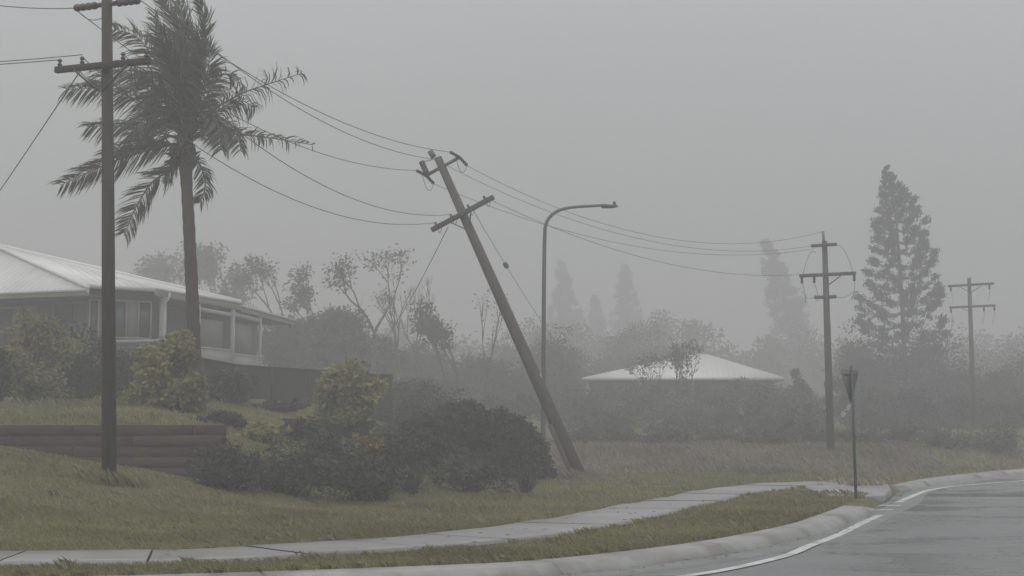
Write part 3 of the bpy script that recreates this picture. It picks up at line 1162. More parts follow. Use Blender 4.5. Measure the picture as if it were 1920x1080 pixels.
# 3) the upright pole on the right, 4) the farther one
def far_pole(label, px_b, py_b, px_t, py_t, Y, mat, arms, fit=True):
    base = P(px_b, py_b, Y)
    base[2] = hz(base[0], Y)
    top = P(px_t, py_t, Y)
    q = thing('power_pole', base, label, 'power pole', POLES)
    b = MB()
    b.tube([base - V(0, 0, 0.4), (base + top) / 2, top], [0.15, 0.125, 0.095], 12)
    b.build('pole_shaft', mat, q, smooth=True)
    ends = []
    for (xa, ya, xb, yb, dep, thick, brace, drops) in arms:
        pa, pb = P(xa, ya, Y + dep), P(xb, yb, Y - dep)
        fo = V(0, -0.14, 0)
        b = MB()
        b.bar(pa + fo, pb + fo, 0.1, thick)
        b.build('crossarm', mat, q, bevel=0.008)
        c = on_shaft(base, top, (ya + yb) / 2)
        for s in brace:
            e = pb if s > 0 else pa
            b = MB()
            b.bar(c + (e - c) * 0.58 + fo * 1.3, c - V(0, 0, 0.42 if abs(s) > 0.5 else 0.3) + fo, 0.035, 0.035)
            b.build('brace', mat_steel, q)
        for u in drops:
            p = pa + (pb - pa) * u + fo
            b = MB()
            spindle(b, p - V(0, 0, 0.05), p - V(0, 0, 0.28), 0.055, 3, neck=0.75)
            b.build('insulator', mat_insul, q, smooth=True)
            b = MB()
            t_ = np.linspace(0, 1, 7)[:, None]
            e = p + V(0.12 if u < 0.5 else -0.1, 0.1, -0.95)
            lead = (p - V(0, 0, 0.28)) * (1 - t_) + e * t_
            lead[:, 0] += np.sin(t_[:, 0] * 3.1) * 0.05
            b.tube(lead, 0.009, 5)
            b.build('jumper_lead', mat_wire, q, smooth=True)
        ends.append((pa + fo, pb + fo))
    return q, base, top, ends


q3, r_base, r_top, r_ends = far_pole(
    'upright grey power pole in front of the tall pine, behind the give-way sign', 1558, 840, 1546, 452, 53.0, mat_wood_grey,
    [(1498, 518, 1603, 513, 0.55, 0.12, (1,), (0.04, 0.26, 0.97)), (1520, 462, 1567, 459, 0.3, 0.11, (), ())])
b = MB()
spindle(b, P(1527, 557.5, 52.9), P(1546, 557, 52.9), 0.07, 3, neck=0.8)
b.build('insulator', mat_insul, q3, smooth=True)
b = MB()
spindle(b, P(1553, 557, 52.9), P(1568, 556, 52.9), 0.07, 3, neck=0.8)
b.build('insulator', mat_insul, q3, smooth=True)
b = MB()
b.tube([r_top - V(0.03, 0.05, 0.2), P(1543.5, 434, 53.0)], 0.045, 8)
b.build('pole_cap', mat_steel, q3)
for xa, ya, xb, yb, s in ((1506, 515, 1530, 475, -0.35), (1568, 460, 1600, 512, -0.3), (1527, 557, 1503, 545, 0.15), (1568, 556, 1598, 548, 0.1)):
    b = MB()
    loop(b, P(xa, ya, 52.8), P(xb, yb, 52.8), s, 0.008)
    b.build('jumper_lead', mat_wire, q3, smooth=True)
q4, f_base, f_top, f_ends = far_pole(
    'pale grey power pole rising from the shrubs to the right of the tall pine', 1828, 840, 1817, 521, 78.0, mat_wood_grey,
    [(1776, 537, 1862, 532, 0.5, 0.12, (-0.6, 0.6), (0.06, 0.9)), (1779, 577, 1865, 573, 0.5, 0.11, (-0.4,), (0.03, 0.75, 0.97))])

# ------------------------------------------------------------------ cables
CAB = 'overhead cables strung between the power poles'


def cable(label, a, c, sag, r=0.0085, n=28):
    t = np.linspace(0, 1, n)[:, None]
    p = V(*a) * (1 - t) + V(*c) * t
    p[:, 2] -= (4 * t * (1 - t))[:, 0] * sag
    b = MB()
    org = V(*a)
    b.v = []
    b.tube(p, r, 6)
    o = b.build('power_cable', mat_wire, None, smooth=True)
    return tag(o, label, 'cable', CAB)


cable('topmost cable from the left pole past the palm to the leaning pole', hp1[2], hp2[2][0], 0.55)
cable('second cable from the top, running from the left pole to the leaning pole', hp1[1], hp2[1][0], 0.75)
cable('third high cable by the palm, ending at the left of the leaning pole head', hp1[0], hp2[0][0], 0.75)
cable('lowest slack cable by the palm, ending left on the leaning lower crossarm', pin1[1], pin2[0], 1.0)
cable('slack cable by the palm, ending beside the leaning shaft at its lower crossarm', pin1[3], pin2[1], 0.9)
rt = P(1543.5, 434, 53.0)
cable('high cable sweeping from the leaning pole head to the right pole tip', hp2[2][1], rt, 1.15, 0.0065)
cable('cable from the leaning pole cap to the upper arm of the right pole', hp2[1][1], r_ends[1][0], 1.0, 0.0065)
cable('cable from the low end of the leaning pole head that passes behind its shaft', hp2[0][1], r_ends[1][0] + V(0.1, 0, -0.1), 0.9, 0.0065)
cable('lowest cable from the leaning lower crossarm to the long arm of the right pole', pin2[3], r_ends[0][0] + V(0.05, 0, 0.05), 0.7, 0.0065)
off1 = P(-700, 121, 33)
cable('upper of two level cables leaving the left pole for the left edge', pin1[1] + V(0, 0, 0.05), off1 + V(0, 0, 0.2), 0.25)
cable('lower of two level cables leaving the left pole for the left edge', pin1[0], off1 + V(0, 0, 0.05), 0.2)
cable('high cable leaving the top of the left pole for the upper left corner', hp1[0], P(-300, -75, 30), 0.3)
cable('service cable slanting down from the left pole arm toward the house roof', lv1 - a1 * 0.5 + fr - V(0, 0, 0.08), P(-150, 562, 57.5), 0.15, 0.012)
# broken service lines hanging from the leaning pole
_gp = P(655, 690, 72)
_gp[2] = hz(_gp[0], 72) + 0.2
cable('loose service cable slanting down left from the leaning crossarm', lv2 - side2 * 0.42 + fr2 - V(0, 0, 0.15), _gp, 0.7, 0.011)
sv0, sv1 = lv2 + side2 * 0.36 + fr2, P(1093, 707, 98)
cable('loose service cable with a connector, slanting down behind the street light', sv0, sv1, 0.35, 0.009)
t0 = 0.155
pp = sv0 * (1 - t0) + sv1 * t0 - V(0, 0, 4 * t0 * (1 - t0) * 0.35)
d_ = unit(sv1 - sv0)
b = MB()
spindle(b, pp - d_ * 0.28, pp + d_ * 0.28, 0.085, 3, neck=0.8)
tag(b.build('cable_connector', mat_insul, smooth=True), 'small dark connector block on the loose cable right of the leaning pole', 'connector')

# ------------------------------------------------------------------ street light
sl_b = P(1018, 880, 44.0)
sl_b[2] = hz(sl_b[0], 44.0)
q = thing('street_lamp', sl_b, 'tall slim street light with a curved arm reaching right, behind the leaning pole', 'street light')
arm_px = [(1018.5, 840), (1019.5, 600), (1021, 450), (1023, 424), (1029, 409), (1041, 398), (1058, 391), (1085, 387.5), (1120, 385.5), (1134, 384.6)]
pts = [P(x, y, 44.0) for x, y in arm_px]
pts = [V(pts[0][0], 44, sl_b[2] - 0.3)] + pts
b = MB()
b.tube(spline(pts, 0.15), np.interp(np.linspace(0, 1, len(spline(pts, 0.15))), [0, 0.75, 1], [0.078, 0.056, 0.040]), 12)
b.build('lamp_post', mat_steel, q, smooth=True)
b = MB()
l0, l1 = P(1128, 385.4, 44), P(1160, 386, 44)
b.add([l0 + V(0, -0.10, 0.04), l1 + V(-0.06, -0.08, 0.02), l1 + V(0, 0, -0.03), l1 + V(-0.06, 0.08, 0.02), l0 + V(0, 0.10, 0.04),
       l0 + V(0, -0.10, -0.07), l1 + V(-0.16, -0.09, -0.06), l1 + V(-0.16, 0.09, -0.06), l0 + V(0, 0.10, -0.07)],
      [(0, 1, 2, 3, 4), (8, 7, 6, 5), (0, 5, 6, 1), (1, 6, 2), (2, 6, 7), (3, 2, 7), (4, 3, 7, 8), (0, 4, 8, 5)])
b.build('lamp_head', mat_steel, q)
b = MB()
p = P(1152, 381, 44)
b.tube([p - V(0, 0, 0.05), p + V(0, 0, 0.05)], [0.05, 0.042], 10)
b.build('light_sensor', mat_steel_dark, q)
b = MB()
b.bar(P(1134, 388, 44), P(1150, 388.4, 44), 0.12, 0.03)
b.build('lens', mat_glass, q)
b = MB()
c = V(sl_b[0], 44, sl_b[2])
b.tube([c - V(0, 0, 0.1), c + V(0, 0, 0.9)], 0.095, 12)
b.build('post_sleeve', mat_steel, q)

# ------------------------------------------------------------------ give-way sign, seen from the back
sg_b = G(1605, 934, 0.14)
Ys = sg_b[1]
sg_t = P(1596.5, 686, Ys)
q = thing('give_way_sign', sg_b, 'back of a triangular give-way sign on a slim post at the road corner', 'road sign')
b = MB()
b.tube([sg_b - V(0, 0, 0.1), sg_t], 0.030, 10)
b.build('sign_post', mat_steel_dark, q, smooth=True)
n_ = unit(V(0.76, -0.65, 0))
s_ = V(-n_[1], n_[0], 0) * -1
if s_[0] > 0:
    s_ = -s_
cpl = P(1594.5, 693, Ys) + V(0.0, 0.045, 0)
hw, hh = 0.38, 0.64
tri = []
for (u, z) in ((-hw + .05, 0), (hw - .05, 0), (hw, -0.05), (0.035, -hh), (-0.035, -hh), (-hw, -0.05)):
    tri.append(cpl + s_ * u + V(0, 0, z))
b = MB()
k = len(tri)
back = [p + np.cross(s_, V(0, 0, 1)) * 0.004 * (1 if np.cross(s_, V(0, 0, 1))[1] > 0 else -1) for p in tri]
b.add(tri + back, [tuple(range(k)), tuple(range(2 * k - 1, k - 1, -1))] + [(i, k + i, k + (i + 1) % k, (i + 1) % k) for i in range(k)])
b.build('sign_plate', mat_plate, q)
for z in (-0.10, -0.50):
    b = MB()
    w = hw * (1 + z / hh) * 0.8
    b.bar(cpl + s_ * -w + V(0, -0.012, z), cpl + s_ * w + V(0, -0.012, z), 0.02, 0.035)
    b.build('sign_bracket', mat_steel_dark, q)

# ------------------------------------------------------------------ coconut palm
PY = 38.0
pm_b = P(364, 770, PY)
pm_b[2] = hz(pm_b[0], PY)
q = thing('palm_tree', pm_b, 'tall coconut palm with wind-torn fronds beside the white-roofed house', 'palm tree')
tr_px = [(366, 770), (365, 680), (362, 600), (358, 500), (353, 400), (349, 330), (347, 285), (346, 255)]
tp = [P(x, y, PY) for x, y in tr_px]
tp[0][2] = pm_b[2] - 0.2
tp = spline(tp, 0.12)
u = np.linspace(0, 1, len(tp))
rad = np.interp(u, [0, 0.06, 0.2, 0.8, 0.9, 0.95, 1.0], [0.25, 0.195, 0.175, 0.145, 0.17, 0.27, 0.18])
rad = rad * (1 + 0.035 * np.sign(np.sin(np.arange(len(tp)) * 1.9)))
b = MB()
b.tube(tp, rad, 14)
b.build('trunk', mat_palm_bark, q, smooth=False)

# every frond: rachis through photo points, depth of the tip, leaflet length, hang, and how torn it is
fronds = [
    # thrown out to the right, torn
    ([(350, 262), (400, 208), (450, 177), (505, 157), (567, 137)], 0.7, 0.62, 0.9, 0.42, 0),
    ([(355, 262), (405, 250), (470, 254), (530, 262), (588, 272)], -0.5, 0.40, 0.8, 0.42, 0),
    ([(352, 260), (385, 228), (420, 200), (455, 190), (478, 205)], 1.0, 0.75, 0.9, 0.8, 0),
    ([(355, 255), (378, 200), (400, 160), (425, 138), (448, 158)], 1.2, 0.55, 0.5, 0.8, 0),
    ([(354, 262), (392, 240), (425, 238), (446, 258), (452, 285)], -1.4, 0.55, 0.9, 0.8, 0),
    # streaming up
    ([(350, 255), (345, 175), (334, 95), (322, 35), (306, -14)], 0.4, 0.72, 0.12, 1.0, 0),
    ([(352, 252), (364, 160), (376, 85), (386, 45), (374, 2)], -0.3, 0.62, 0.25, 1.0, 0),
    ([(350, 250), (357, 165), (352, 95), (343, 40), (336, -6)], 1.4, 0.75, 0.12, 1.0, 0),
    ([(348, 250), (336, 185), (324, 130), (310, 90), (300, 62)], -1.5, 0.8, 0.3, 1.0, 0),
    ([(354, 254), (374, 190), (388, 140), (392, 105), (384, 78)], -0.9, 0.65, 0.5, 0.95, 0),
    ([(348, 250), (330, 170), (308, 105), (294, 66), (288, 22)], 1.2, 0.62, 0.3, 0.8, 0),
    ([(350, 250), (362, 175), (370, 120), (366, 75), (350, 45)], 0.9, 0.72, 0.3, 0.95, 0),
    # up and over to the left
    ([(345, 252), (318, 172), (288, 108), (254, 68), (212, 54)], 0.6, 0.75, 0.6, 0.85, 0),
    ([(344, 256), (296, 190), (250, 142), (210, 132), (178, 158)], 0.9, 0.85, 0.9, 0.9, 0),
    ([(346, 254), (312, 192), (286, 152), (262, 140), (240, 158)], -1.4, 0.7, 0.9, 0.85, 0),
    ([(344, 258), (300, 214), (245, 182), (190, 166), (122, 168)], -0.6, 0.72, 1.0, 0.9, 0),
    ([(342, 262), (290, 246), (245, 239), (205, 236), (162, 238)], 0.5, 0.72, 1.0, 0.9, 0),
    ([(346, 256), (318, 226), (290, 216), (264, 228), (246, 252)], -1.7, 0.75, 1.0, 0.9, 0),
    # browned and hanging
    ([(340, 268), (290, 278), (240, 293), (190, 312), (112, 348)], -0.8, 0.68, 0.8, 0.95, 1),
    ([(340, 272), (300, 272), (262, 268), (225, 276), (190, 292)], 0.9, 0.6, 0.9, 0.75, 1),
    ([(338, 285), (312, 322), (285, 342), (255, 388), (232, 442)], -0.5, 0.62, 0.45, 0.95, 0),
    ([(355, 285), (374, 308), (384, 336), (382, 362), (370, 385)], 0.6, 0.45, 0.5, 0.9, 0),
    ([(352, 256), (374, 226), (398, 222), (412, 245), (415, 282)], -1.6, 0.65, 0.9, 1.0, 0),
    ([(345, 275), (332, 296), (322, 312), (316, 330), (312, 345)], 0.8, 0.3, 0.5, 0.7, 1),
]
for (pp_, dep, ll, hang, full, dry) in fronds:
    n = len(pp_)
    r3 = [P(x, y, PY + dep * (k / (n - 1)) ** 1.3) for k, (x, y) in enumerate(pp_)]
    rc = spline(r3, 0.05)
    tan = np.gradient(rc, axis=0)
    tan /= np.linalg.norm(tan, axis=1, keepdims=True)
    s = np.linspace(0, 1, len(rc))
    b = MB()
    b.tube(rc[::2], np.interp(s[::2], [0, 0.15, 1], [0.05, 0.03, 0.008]), 5)
    fr_o = b.build('frond', leaf_palm_dry if dry else leaf_palm, q)
    lb = MB()
    for side in (-1, 1):
        m = int(len(rc) * 2.0)
        u = np.sort(rng.uniform(0.1, 1.0, m))
        u = u[rng.random(m) < full * np.interp(u, [0, 0.5, 1], [1.0, 1.0, 0.85])]
        idx = np.clip((u * (len(rc) - 1)).astype(int), 0, len(rc) - 1)
        p0, tg = rc[idx], tan[idx]
        viewv = V(0.25, -1, 0.1)
        lat = np.cross(tg, viewv)
        lat /= np.linalg.norm(lat, axis=1, keepdims=True)
        tilt = rng.normal(0, 0.45, (len(idx), 1))
        d0 = lat * side * (0.8 if hang > 0.4 else 0.5) + tg * (0.75 if hang > 0.4 else 1.0) + viewv * tilt * 0.6 + rng.normal(0, 0.07, (len(idx), 3))
        d0 /= np.linalg.norm(d0, axis=1, keepdims=True)
        L_ = ll * np.interp(u, [0, 0.15, 0.5, 0.85, 1], [0.55, 0.9, 1.0, 0.75, 0.5])[:, None] * rng.uniform(0.6, 1.25, (len(idx), 1))
        bend = V(-0.4, 0.1, -0.85 * hang)
        d1 = d0 + bend * hang * 0.9 + V(-0.1, 0, 0)
        d1 /= np.linalg.norm(d1, axis=1, keepdims=True)
        d2 = d1 + bend * 0.7 + rng.normal(0, 0.13, (len(idx), 3))
        d2 /= np.linalg.norm(d2, axis=1, keepdims=True)
        p1 = p0 + d0 * L_ * 0.3
        p2 = p1 + d1 * L_ * 0.38
        p3 = p2 + d2 * L_ * 0.4
        wv = np.cross(d0, rng.normal(size=(len(idx), 3)))
        wv /= np.maximum(np.linalg.norm(wv, axis=1, keepdims=True), 1e-6)
        w = 0.02
        tn = rng.random(len(idx))
        lb.polys(np.stack([p0 - wv * w * 0.6, p0 + wv * w * 0.6, p1 + wv * w, p1 - wv * w], 1), tn)
        lb.polys(np.stack([p1 - wv * w, p1 + wv * w, p2 + wv * w * 0.8, p2 - wv * w * 0.8], 1), tn)
        lb.polys(np.stack([p2 - wv * w * 0.8, p2 + wv * w * 0.8, p3], 1), tn)
    tag(lb.build('leaflets', leaf_palm_dry if dry else leaf_palm, fr_o), kind='stuff')
b = MB()   # dead husks and fibre hanging under the crown
cc = P(344, 285, PY)
leaves(b, [cc + V(x, y, z) for x, y, z in ((-.2, -.15, 0), (.15, -.2, .05), (-.25, .1, -.25), (.2, .15, -.2), (0, -.2, .2))], 26, V(.22, .2, .3), 0.4, 0.2, 0.9, 0.2)
b.build('husk', leaf_palm_dry, q)

# ------------------------------------------------------------------ house on the rise
hs_o = P(200, 690, 60)
house = thing('house', (hs_o[0], 60, hz(hs_o[0], 60)), 'grey house with a broad off-white metal roof and an enclosed verandah, behind the palm', 'house')
A_, B_, Rr, RL = V(-34, 64.0, 6.78), V(-16.2, 56.8, 6.78), V(-22.6, 64, 9.4), V(-37, 69.8, 9.4)
Cc, D_, F_ = V(-16.35, 57.15, 7.02), V(-14.05, 58.55, 6.98), V(-11.9, 65.4, 6.98)
G_ = V(-10.65, 73.0, 6.80)


def roof_plane(pts, name='roof', ribs=None, thick=0.05):
    b = MB()
    pts = [V(*p) for p in pts]
    nrm = np.cross(pts[1] - pts[0], pts[2] - pts[0])
    if nrm[2] < 0:
        pts = pts[::-1]
    b.slab(pts, thick)
    o = b.build(name, mat_roof, house)
    return o


def ribbed(eave_a, eave_b, apex, apex2=None, gap=0.3):
    """raised sheet ribs running up the slope from the eave"""
    b = MB()
    e0, e1 = V(*eave_a), V(*eave_b)
    L = np.linalg.norm(e1 - e0)
    ed = (e1 - e0) / L
    a0 = V(*apex)
    a1_ = V(*apex2) if apex2 is not None else a0
    nrm = unit(np.cross(ed, a0 - e0))
    if nrm[2] < 0:
        nrm = -nrm
    up = unit(np.cross(nrm, ed))
    if up[2] < 0:
        up = -up
    H = np.dot(a0 - e0, up)
    sa, sb = np.dot(a0 - e0, ed), np.dot(a1_ - e0, ed)
    lo, hi = min(sa, sb), max(sa, sb)
    for s in np.arange(gap / 2, L, gap):
        if s < lo:
            ln = H * s / lo
        elif s > hi:
            ln = H * (L - s) / max(L - hi, 1e-3)
        else:
            ln = H
        if ln > 0.25:
            p = e0 + ed * s + nrm * 0.012
            b.bar(p, p + up * (ln - 0.08), 0.03, 0.018, up=nrm)
    o = b.build('roof_rib', mat_roof, house)
    o['kind'] = 'stuff'


roof_plane([A_, B_, Rr, RL])
ribbed(A_, B_, Rr, RL)
roof_plane([Cc, D_, Rr])
ribbed(Cc, D_, Rr)
roof_plane([D_, F_, Rr])
ribbed(D_, F_, Rr)
roof_plane([F_, V(-24, 76, 6.98), V(-37, 78, 6.98), RL, Rr])
b = MB()
b.tube([B_ + V(0.02, 0, 0.05), Rr + V(0, 0, 0.04)], 0.09, 6)
b.build('hip_capping', mat_roof, house, smooth=True)
b = MB()
b.tube([F_ + V(0, 0, 0.04), Rr + V(0, 0, 0.04)], 0.08, 6)
b.build('hip_capping', mat_roof, house, smooth=True)
b = MB()
b.tube([RL + V(0, 0, 0.04), Rr + V(0, 0, 0.04)], 0.08, 6)
b.build('ridge_capping', mat_roof, house, smooth=True)
# lower verandah roof at the back right
vb0, vb1 = F_ + V(0.0, 0.05, -0.14), G_ + V(0, 0, -0.05)
roof_plane([vb0, vb1, G_ + V(-2.4, 0.6, 0.55), F_ + V(-2.0, 0.6, 0.20)], 'verandah_roof')


def board(a, c, hgt, th, mat, name, parent=None, drop=0.0):
    b = MB()
    b.bar(V(*a) - V(0, 0, hgt / 2 + drop), V(*c) - V(0, 0, hgt / 2 + drop), th, hgt)
    return b.build(name, mat, parent or house)


board(A_ + V(0, -.03, 0), B_ + V(0, -.03, 0), 0.22, 0.05, mat_fascia, 'fascia', drop=0.03)
board(B_ + V(0.03, 0, 0), Cc + V(0.03, 0.1, 0) + V(0, 0, -0.22), 0.22, 0.05, mat_fascia, 'fascia', drop=0.03)
board(Cc, D_, 0.15, 0.05, mat_fascia, 'fascia', drop=0.02)
board(D_, F_, 0.30, 0.05, mat_fascia, 'fascia', drop=0.0)
board(vb0, vb1, 0.26, 0.05, mat_fascia, 'fascia', drop=0.02)
for a, c in ((A_, B_), (D_, F_), (vb0, vb1)):
    b = MB()
    d = unit(np.cross(c - a, V(0, 0, 1)))
    if d[1] > 0 and abs(d[1]) > 0.5 or d[0] < -0.5:
        d = -d
    b.bar(a + d * 0.09 - V(0, 0, 0.06), c + d * 0.09 - V(0, 0, 0.06), 0.11, 0.10)
    b.build('gutter', mat_white, house, bevel=0.015)


def wall(a, c, zb, zt, mat, name='wall', th=0.2, parent=None):
    b = MB()
    a, c = V(*a), V(*c)
    b.bar(V(a[0], a[1], (zb + zt) / 2), V(c[0], c[1], (zb + zt) / 2), th, zt - zb)
    return b.build(name, mat, parent or house)


def inset(p, q_, d):
    """shift a plan segment d metres to its left-hand side"""
    v = unit(V(q_[0] - p[0], q_[1] - p[1], 0))
    nn = V(-v[1], v[0], 0)
    return V(*p) + nn * d, V(*q_) + nn * d


wa, wb = inset(A_, B_, 1.5)                # front wall stands back under the eave
wall(wa + V(0, 0, 0), wb, 2.9, 6.72, mat_wall)
wc, wd = V(-16.5, 57.75, 0), V(-14.3, 59.1, 0)
wall(wc, wd, 2.9, 6.9, mat_wall)
wall(wb, wc, 2.9, 6.7, mat_wall)
wall(V(-15.6, 59.6, 0), V(-13.6, 66.2, 0), 2.9, 6.9, mat_wall)
wall(V(-13.6, 66.2, 0), V(-12.6, 73.2, 0), 2.9, 6.6, mat_wall)
# soffits
b = MB()
b.slab([V(*A_[:2], 6.56), V(*B_[:2], 6.56), V(*wb[:2], 6.56), V(*wa[:2], 6.56)], 0.03)
b.build('soffit', mat_soffit, house)
b = MB()
b.slab([V(*D_[:2], 6.66), V(*F_[:2], 6.66), V(*G_[:2], 6.5), V(-12.7, 73.2, 6.5), V(-13.8, 66.2, 6.66), V(-15.8, 59.6, 6.66)], 0.03)
b.build('soffit', mat_soffit, house)
# floor slab of the verandah
b = MB()
b.slab([V(D_[0] - .1, D_[1] + .1, 4.15), V(F_[0] - .1, F_[1], 4.05), V(G_[0] - .1, G_[1], 4.0), V(-13.0, 73, 4.0), V(-13.9, 66.2, 4.05), V(-15.9, 59.6, 4.15)], 0.25)
b.build('verandah_floor', mat_wall, house)
# light ledge below the windows
p0, p1 = P(176, 641, 57.3), P(372, 638, 59.6)
b = MB()
b.bar(p0, p1, 0.25, 0.12)
b.build('ledge', mat_panel, house)
wall(V(p0[0], p0[1] + 0.12, 0), V(p1[0], p1[1] + 0.12, 0), 2.6, p0[2] - 0.07, mat_wall, 'base_wall')


# windows in the corner wall, and along the front
h2_ref = [None]
def window(a, c, zb, zt, n, off=0.16):
    a, c = V(a[0], a[1], 0), V(c[0], c[1], 0)
    d = unit(c - a)
    nn = V(d[1], -d[0], 0) * off
    fb = MB()
    z = lambda p, zz: V(p[0], p[1], zz)
    for e in np.linspace(0, 1, n + 1):
        p = a + (c - a) * e + nn
        fb.bar(z(p, zb), z(p, zt), 0.045, 0.05, up=tuple(d))
    for zz in (zb, zt):
        fb.bar(z(a + nn, zz), z(c + nn, zz), 0.05, 0.055)
    f = fb.build('window', mat_panel if house is not h2_ref[0] else mat_soffit, house)
    for k in range(n):
        pa = a + (c - a) * ((k + 0.06) / n) + nn * 0.8
        pc = a + (c - a) * ((k + 0.94) / n) + nn * 0.8
        pb = MB()
        pb.bar(z(pa, (zb + zt) / 2), z(pc, (zb + zt) / 2), 0.02, zt - zb - 0.06)
        pb.build('pane', mat_glass if k % 2 == 0 else mat_screen, f)
    return f


d_cd = (wd - wc)
window(wc + d_cd * 0.03, wc + d_cd * 0.30, 4.4, 6.45, 2)
window(wc + d_cd * 0.40, wc + d_cd * 0.97, 5.0, 6.45, 3)
d_ab = wb - wa
window(wa + d_ab * 0.70, wa + d_ab * 0.82, 4.7, 6.3, 2)
window(wa + d_ab * 0.86, wa + d_ab * 0.97, 4.4, 6.4, 2)
wall(wa + d_ab * 0.60 + V(0, -.16, 0), wa + d_ab * 0.67 + V(0, -.16, 0), 4.2, 6.3, mat_rust, 'door', 0.06)
# door in the side wall
e0, e1 = V(-15.6, 59.6, 0), V(-13.6, 66.2, 0)
de = e1 - e0
nrm = V(unit(de)[1], -unit(de)[0], 0) * 0.13
dr = wall(e0 + de * 0.02 + nrm, e0 + de * 0.20 + nrm, 4.2, 5.95, mat_white, 'door', 0.06)
wall(e0 + de * 0.03 + nrm * 1.5, e0 + de * 0.14 + nrm * 1.5, 4.2, 5.75, mat_glass, 'door_glass', 0.03, dr)


def eave_at(px):
    """point on the right-hand eave line above a photo column"""
    best = None
    for a, c in ((D_, F_), (F_, G_)):
        for t in np.linspace(0, 1, 200):
            p = a + (c - a) * t
            x = 960 + F * p[0] / (p[1] * CT + (p[2] - 1.6) * ST)
            if best is None or abs(x - px) < best[0]:
                best = (abs(x - px), p.copy())
    return best[1]


posts = {}
for px, w in ((310, 0.24), (376, 0.14), (440, 0.18), (491, 0.14)):
    p = eave_at(px) + V(-0.08, 0.05, 0)
    posts[px] = p
    b = MB()
    b.bar(V(p[0], p[1], 3.6), V(p[0], p[1], 6.68), w, w, up=(0, 1, 0))
    b.build('verandah_post', mat_white, house)
p = posts[310]
b = MB()
b.tube([V(p[0] + 0.28, p[1] - 0.1, 6.85), V(p[0] + 0.24, p[1] - 0.12, 6.6), V(p[0] - 0.02, p[1] - 0.18, 6.3), V(p[0] - 0.02, p[1] - 0.18, 3.8)], 0.06, 8)
b.build('downpipe', mat_white, house)
for a, c, zb, zt in ((376, 440, 4.02, 4.80), (440, 491, 3.95, 4.66)):
    pa, pc = posts[a], posts[c]
    d = unit(V(pc[0] - pa[0], pc[1] - pa[1], 0))
    pa2, pc2 = pa + d * 0.1, pc - d * 0.1
    wall(pa2, pc2, zb, zt, mat_panel, 'balustrade', 0.1)
    b = MB()
    b.bar(V(pa2[0], pa2[1], zt + 0.03), V(pc2[0], pc2[1], zt + 0.03), 0.16, 0.055)
    b.build('handrail', mat_white, house)
    b = MB()
    b.bar(V(pa2[0], pa2[1], 6.42), V(pc2[0], pc2[1], 6.36), 0.08, 0.17)
    b.build('beam', mat_white, house)
    n0 = 0.14
    wall(pa2 + d * 0.25 + V(-0.12, 0, 0), pa2 + (pc2 - pa2) * 0.8 + V(-0.12, 0, 0), zt + 0.06, 6.05, mat_screen, 'blind', 0.03)
b = MB()
pp0 = eave_at(549)
b.bar(V(pp0[0] - .1, pp0[1], 6.55), V(pp0[0] - .1, pp0[1] - 0.05, 6.3), 0.12, 0.2, up=(0, 1, 0))
b.build('bracket', mat_steel_dark, house)

# ------------------------------------------------------------------ dark fence
fn = thing('fence', (-8, 50.5, 2.4), 'dark sheet fence below the verandah, ending in a bare corner beside the yellow-green shrub', 'fence')
fpts = [((380, 671), 47.0), ((440, 683), 48.0), ((510, 688), 49.2), ((580, 692), 50.3), ((640, 697), 51.2), ((700, 701), 52.0), ((735, 702), 52.4)]
tops = [P(x, y, Y) for (x, y), Y in fpts]
tops = [P(250, 655, 45.5), P(315, 663, 46.3)] + tops
for a, c in zip(tops[:-1], tops[1:]):
    zb0, zb1 = hz(a[0], a[1]) - 0.05, hz(c[0], c[1]) - 0.05
    n = max(3, int(np.linalg.norm(c - a) / 0.11))
    d = unit(V(c[0] - a[0], c[1] - a[1], 0))
    nn = V(-d[1], d[0], 0)
    rows = []
    for k in range(n + 1):
        p = a + (c - a) * k / n
        o_ = nn * (0.02 if k % 2 else -0.02)
        zb = zb0 + (zb1 - zb0) * k / n
        rows.append([V(p[0], p[1], zb) + o_, V(p[0], p[1], p[2] - 0.02) + o_])
    b = MB()
    b.grid(np.array(rows), float(rng.random()))
    b.build('fence_panel', mat_fence, fn)
    b = MB()
    b.bar(a + V(0, 0, -0.02), c + V(0, 0, -0.02), 0.07, 0.05)
    b.build('top_rail', mat_fence, fn)
for p in tops:
    b = MB()
    b.bar(V(p[0], p[1], hz(p[0], p[1]) - 0.1), V(p[0], p[1], p[2] + 0.01), 0.075, 0.075, up=(0, 1, 0))
    b.build('post', mat_fence, fn)

# ------------------------------------------------------------------ low house in the distance
HY = 98.0
hc = P(1281, 708, HY)
h2 = thing('house', (hc[0], HY, hz(hc[0], HY)), 'low distant house with a pale hipped roof seen through small trees', 'house')
house_keep, house = house, h2
h2_ref[0] = h2
ez = P(1281, 708, HY)[2]
e_ = [P(1092, 709, HY), P(1470, 706, HY - 0.5)]
e_[0][2] = e_[1][2] = ez
bd = V(0.05, 1, 0) * 8.0
e_ += [e_[1] + bd, e_[0] + bd]
r0, r1 = P(1292, 663, HY + 4), P(1326, 672, HY + 4)
r0[2] = r1[2] = P(1300, 664, HY + 4)[2]
roof_plane([e_[0], e_[1], r1, r0])
ribbed(e_[0], e_[1], r0, r1, 0.35)
roof_plane([e_[1], e_[2], r1])
roof_plane([e_[2], e_[3], r0, r1])
roof_plane([e_[3], e_[0], r0])
board(e_[0] + V(0, -.03, 0), e_[1] + V(0, -.03, 0), 0.16, 0.05, mat_fascia, 'fascia', drop=0.03)
board(e_[1] + V(.03, 0, 0), e_[2] + V(.03, 0, 0), 0.16, 0.05, mat_fascia, 'fascia', drop=0.03)
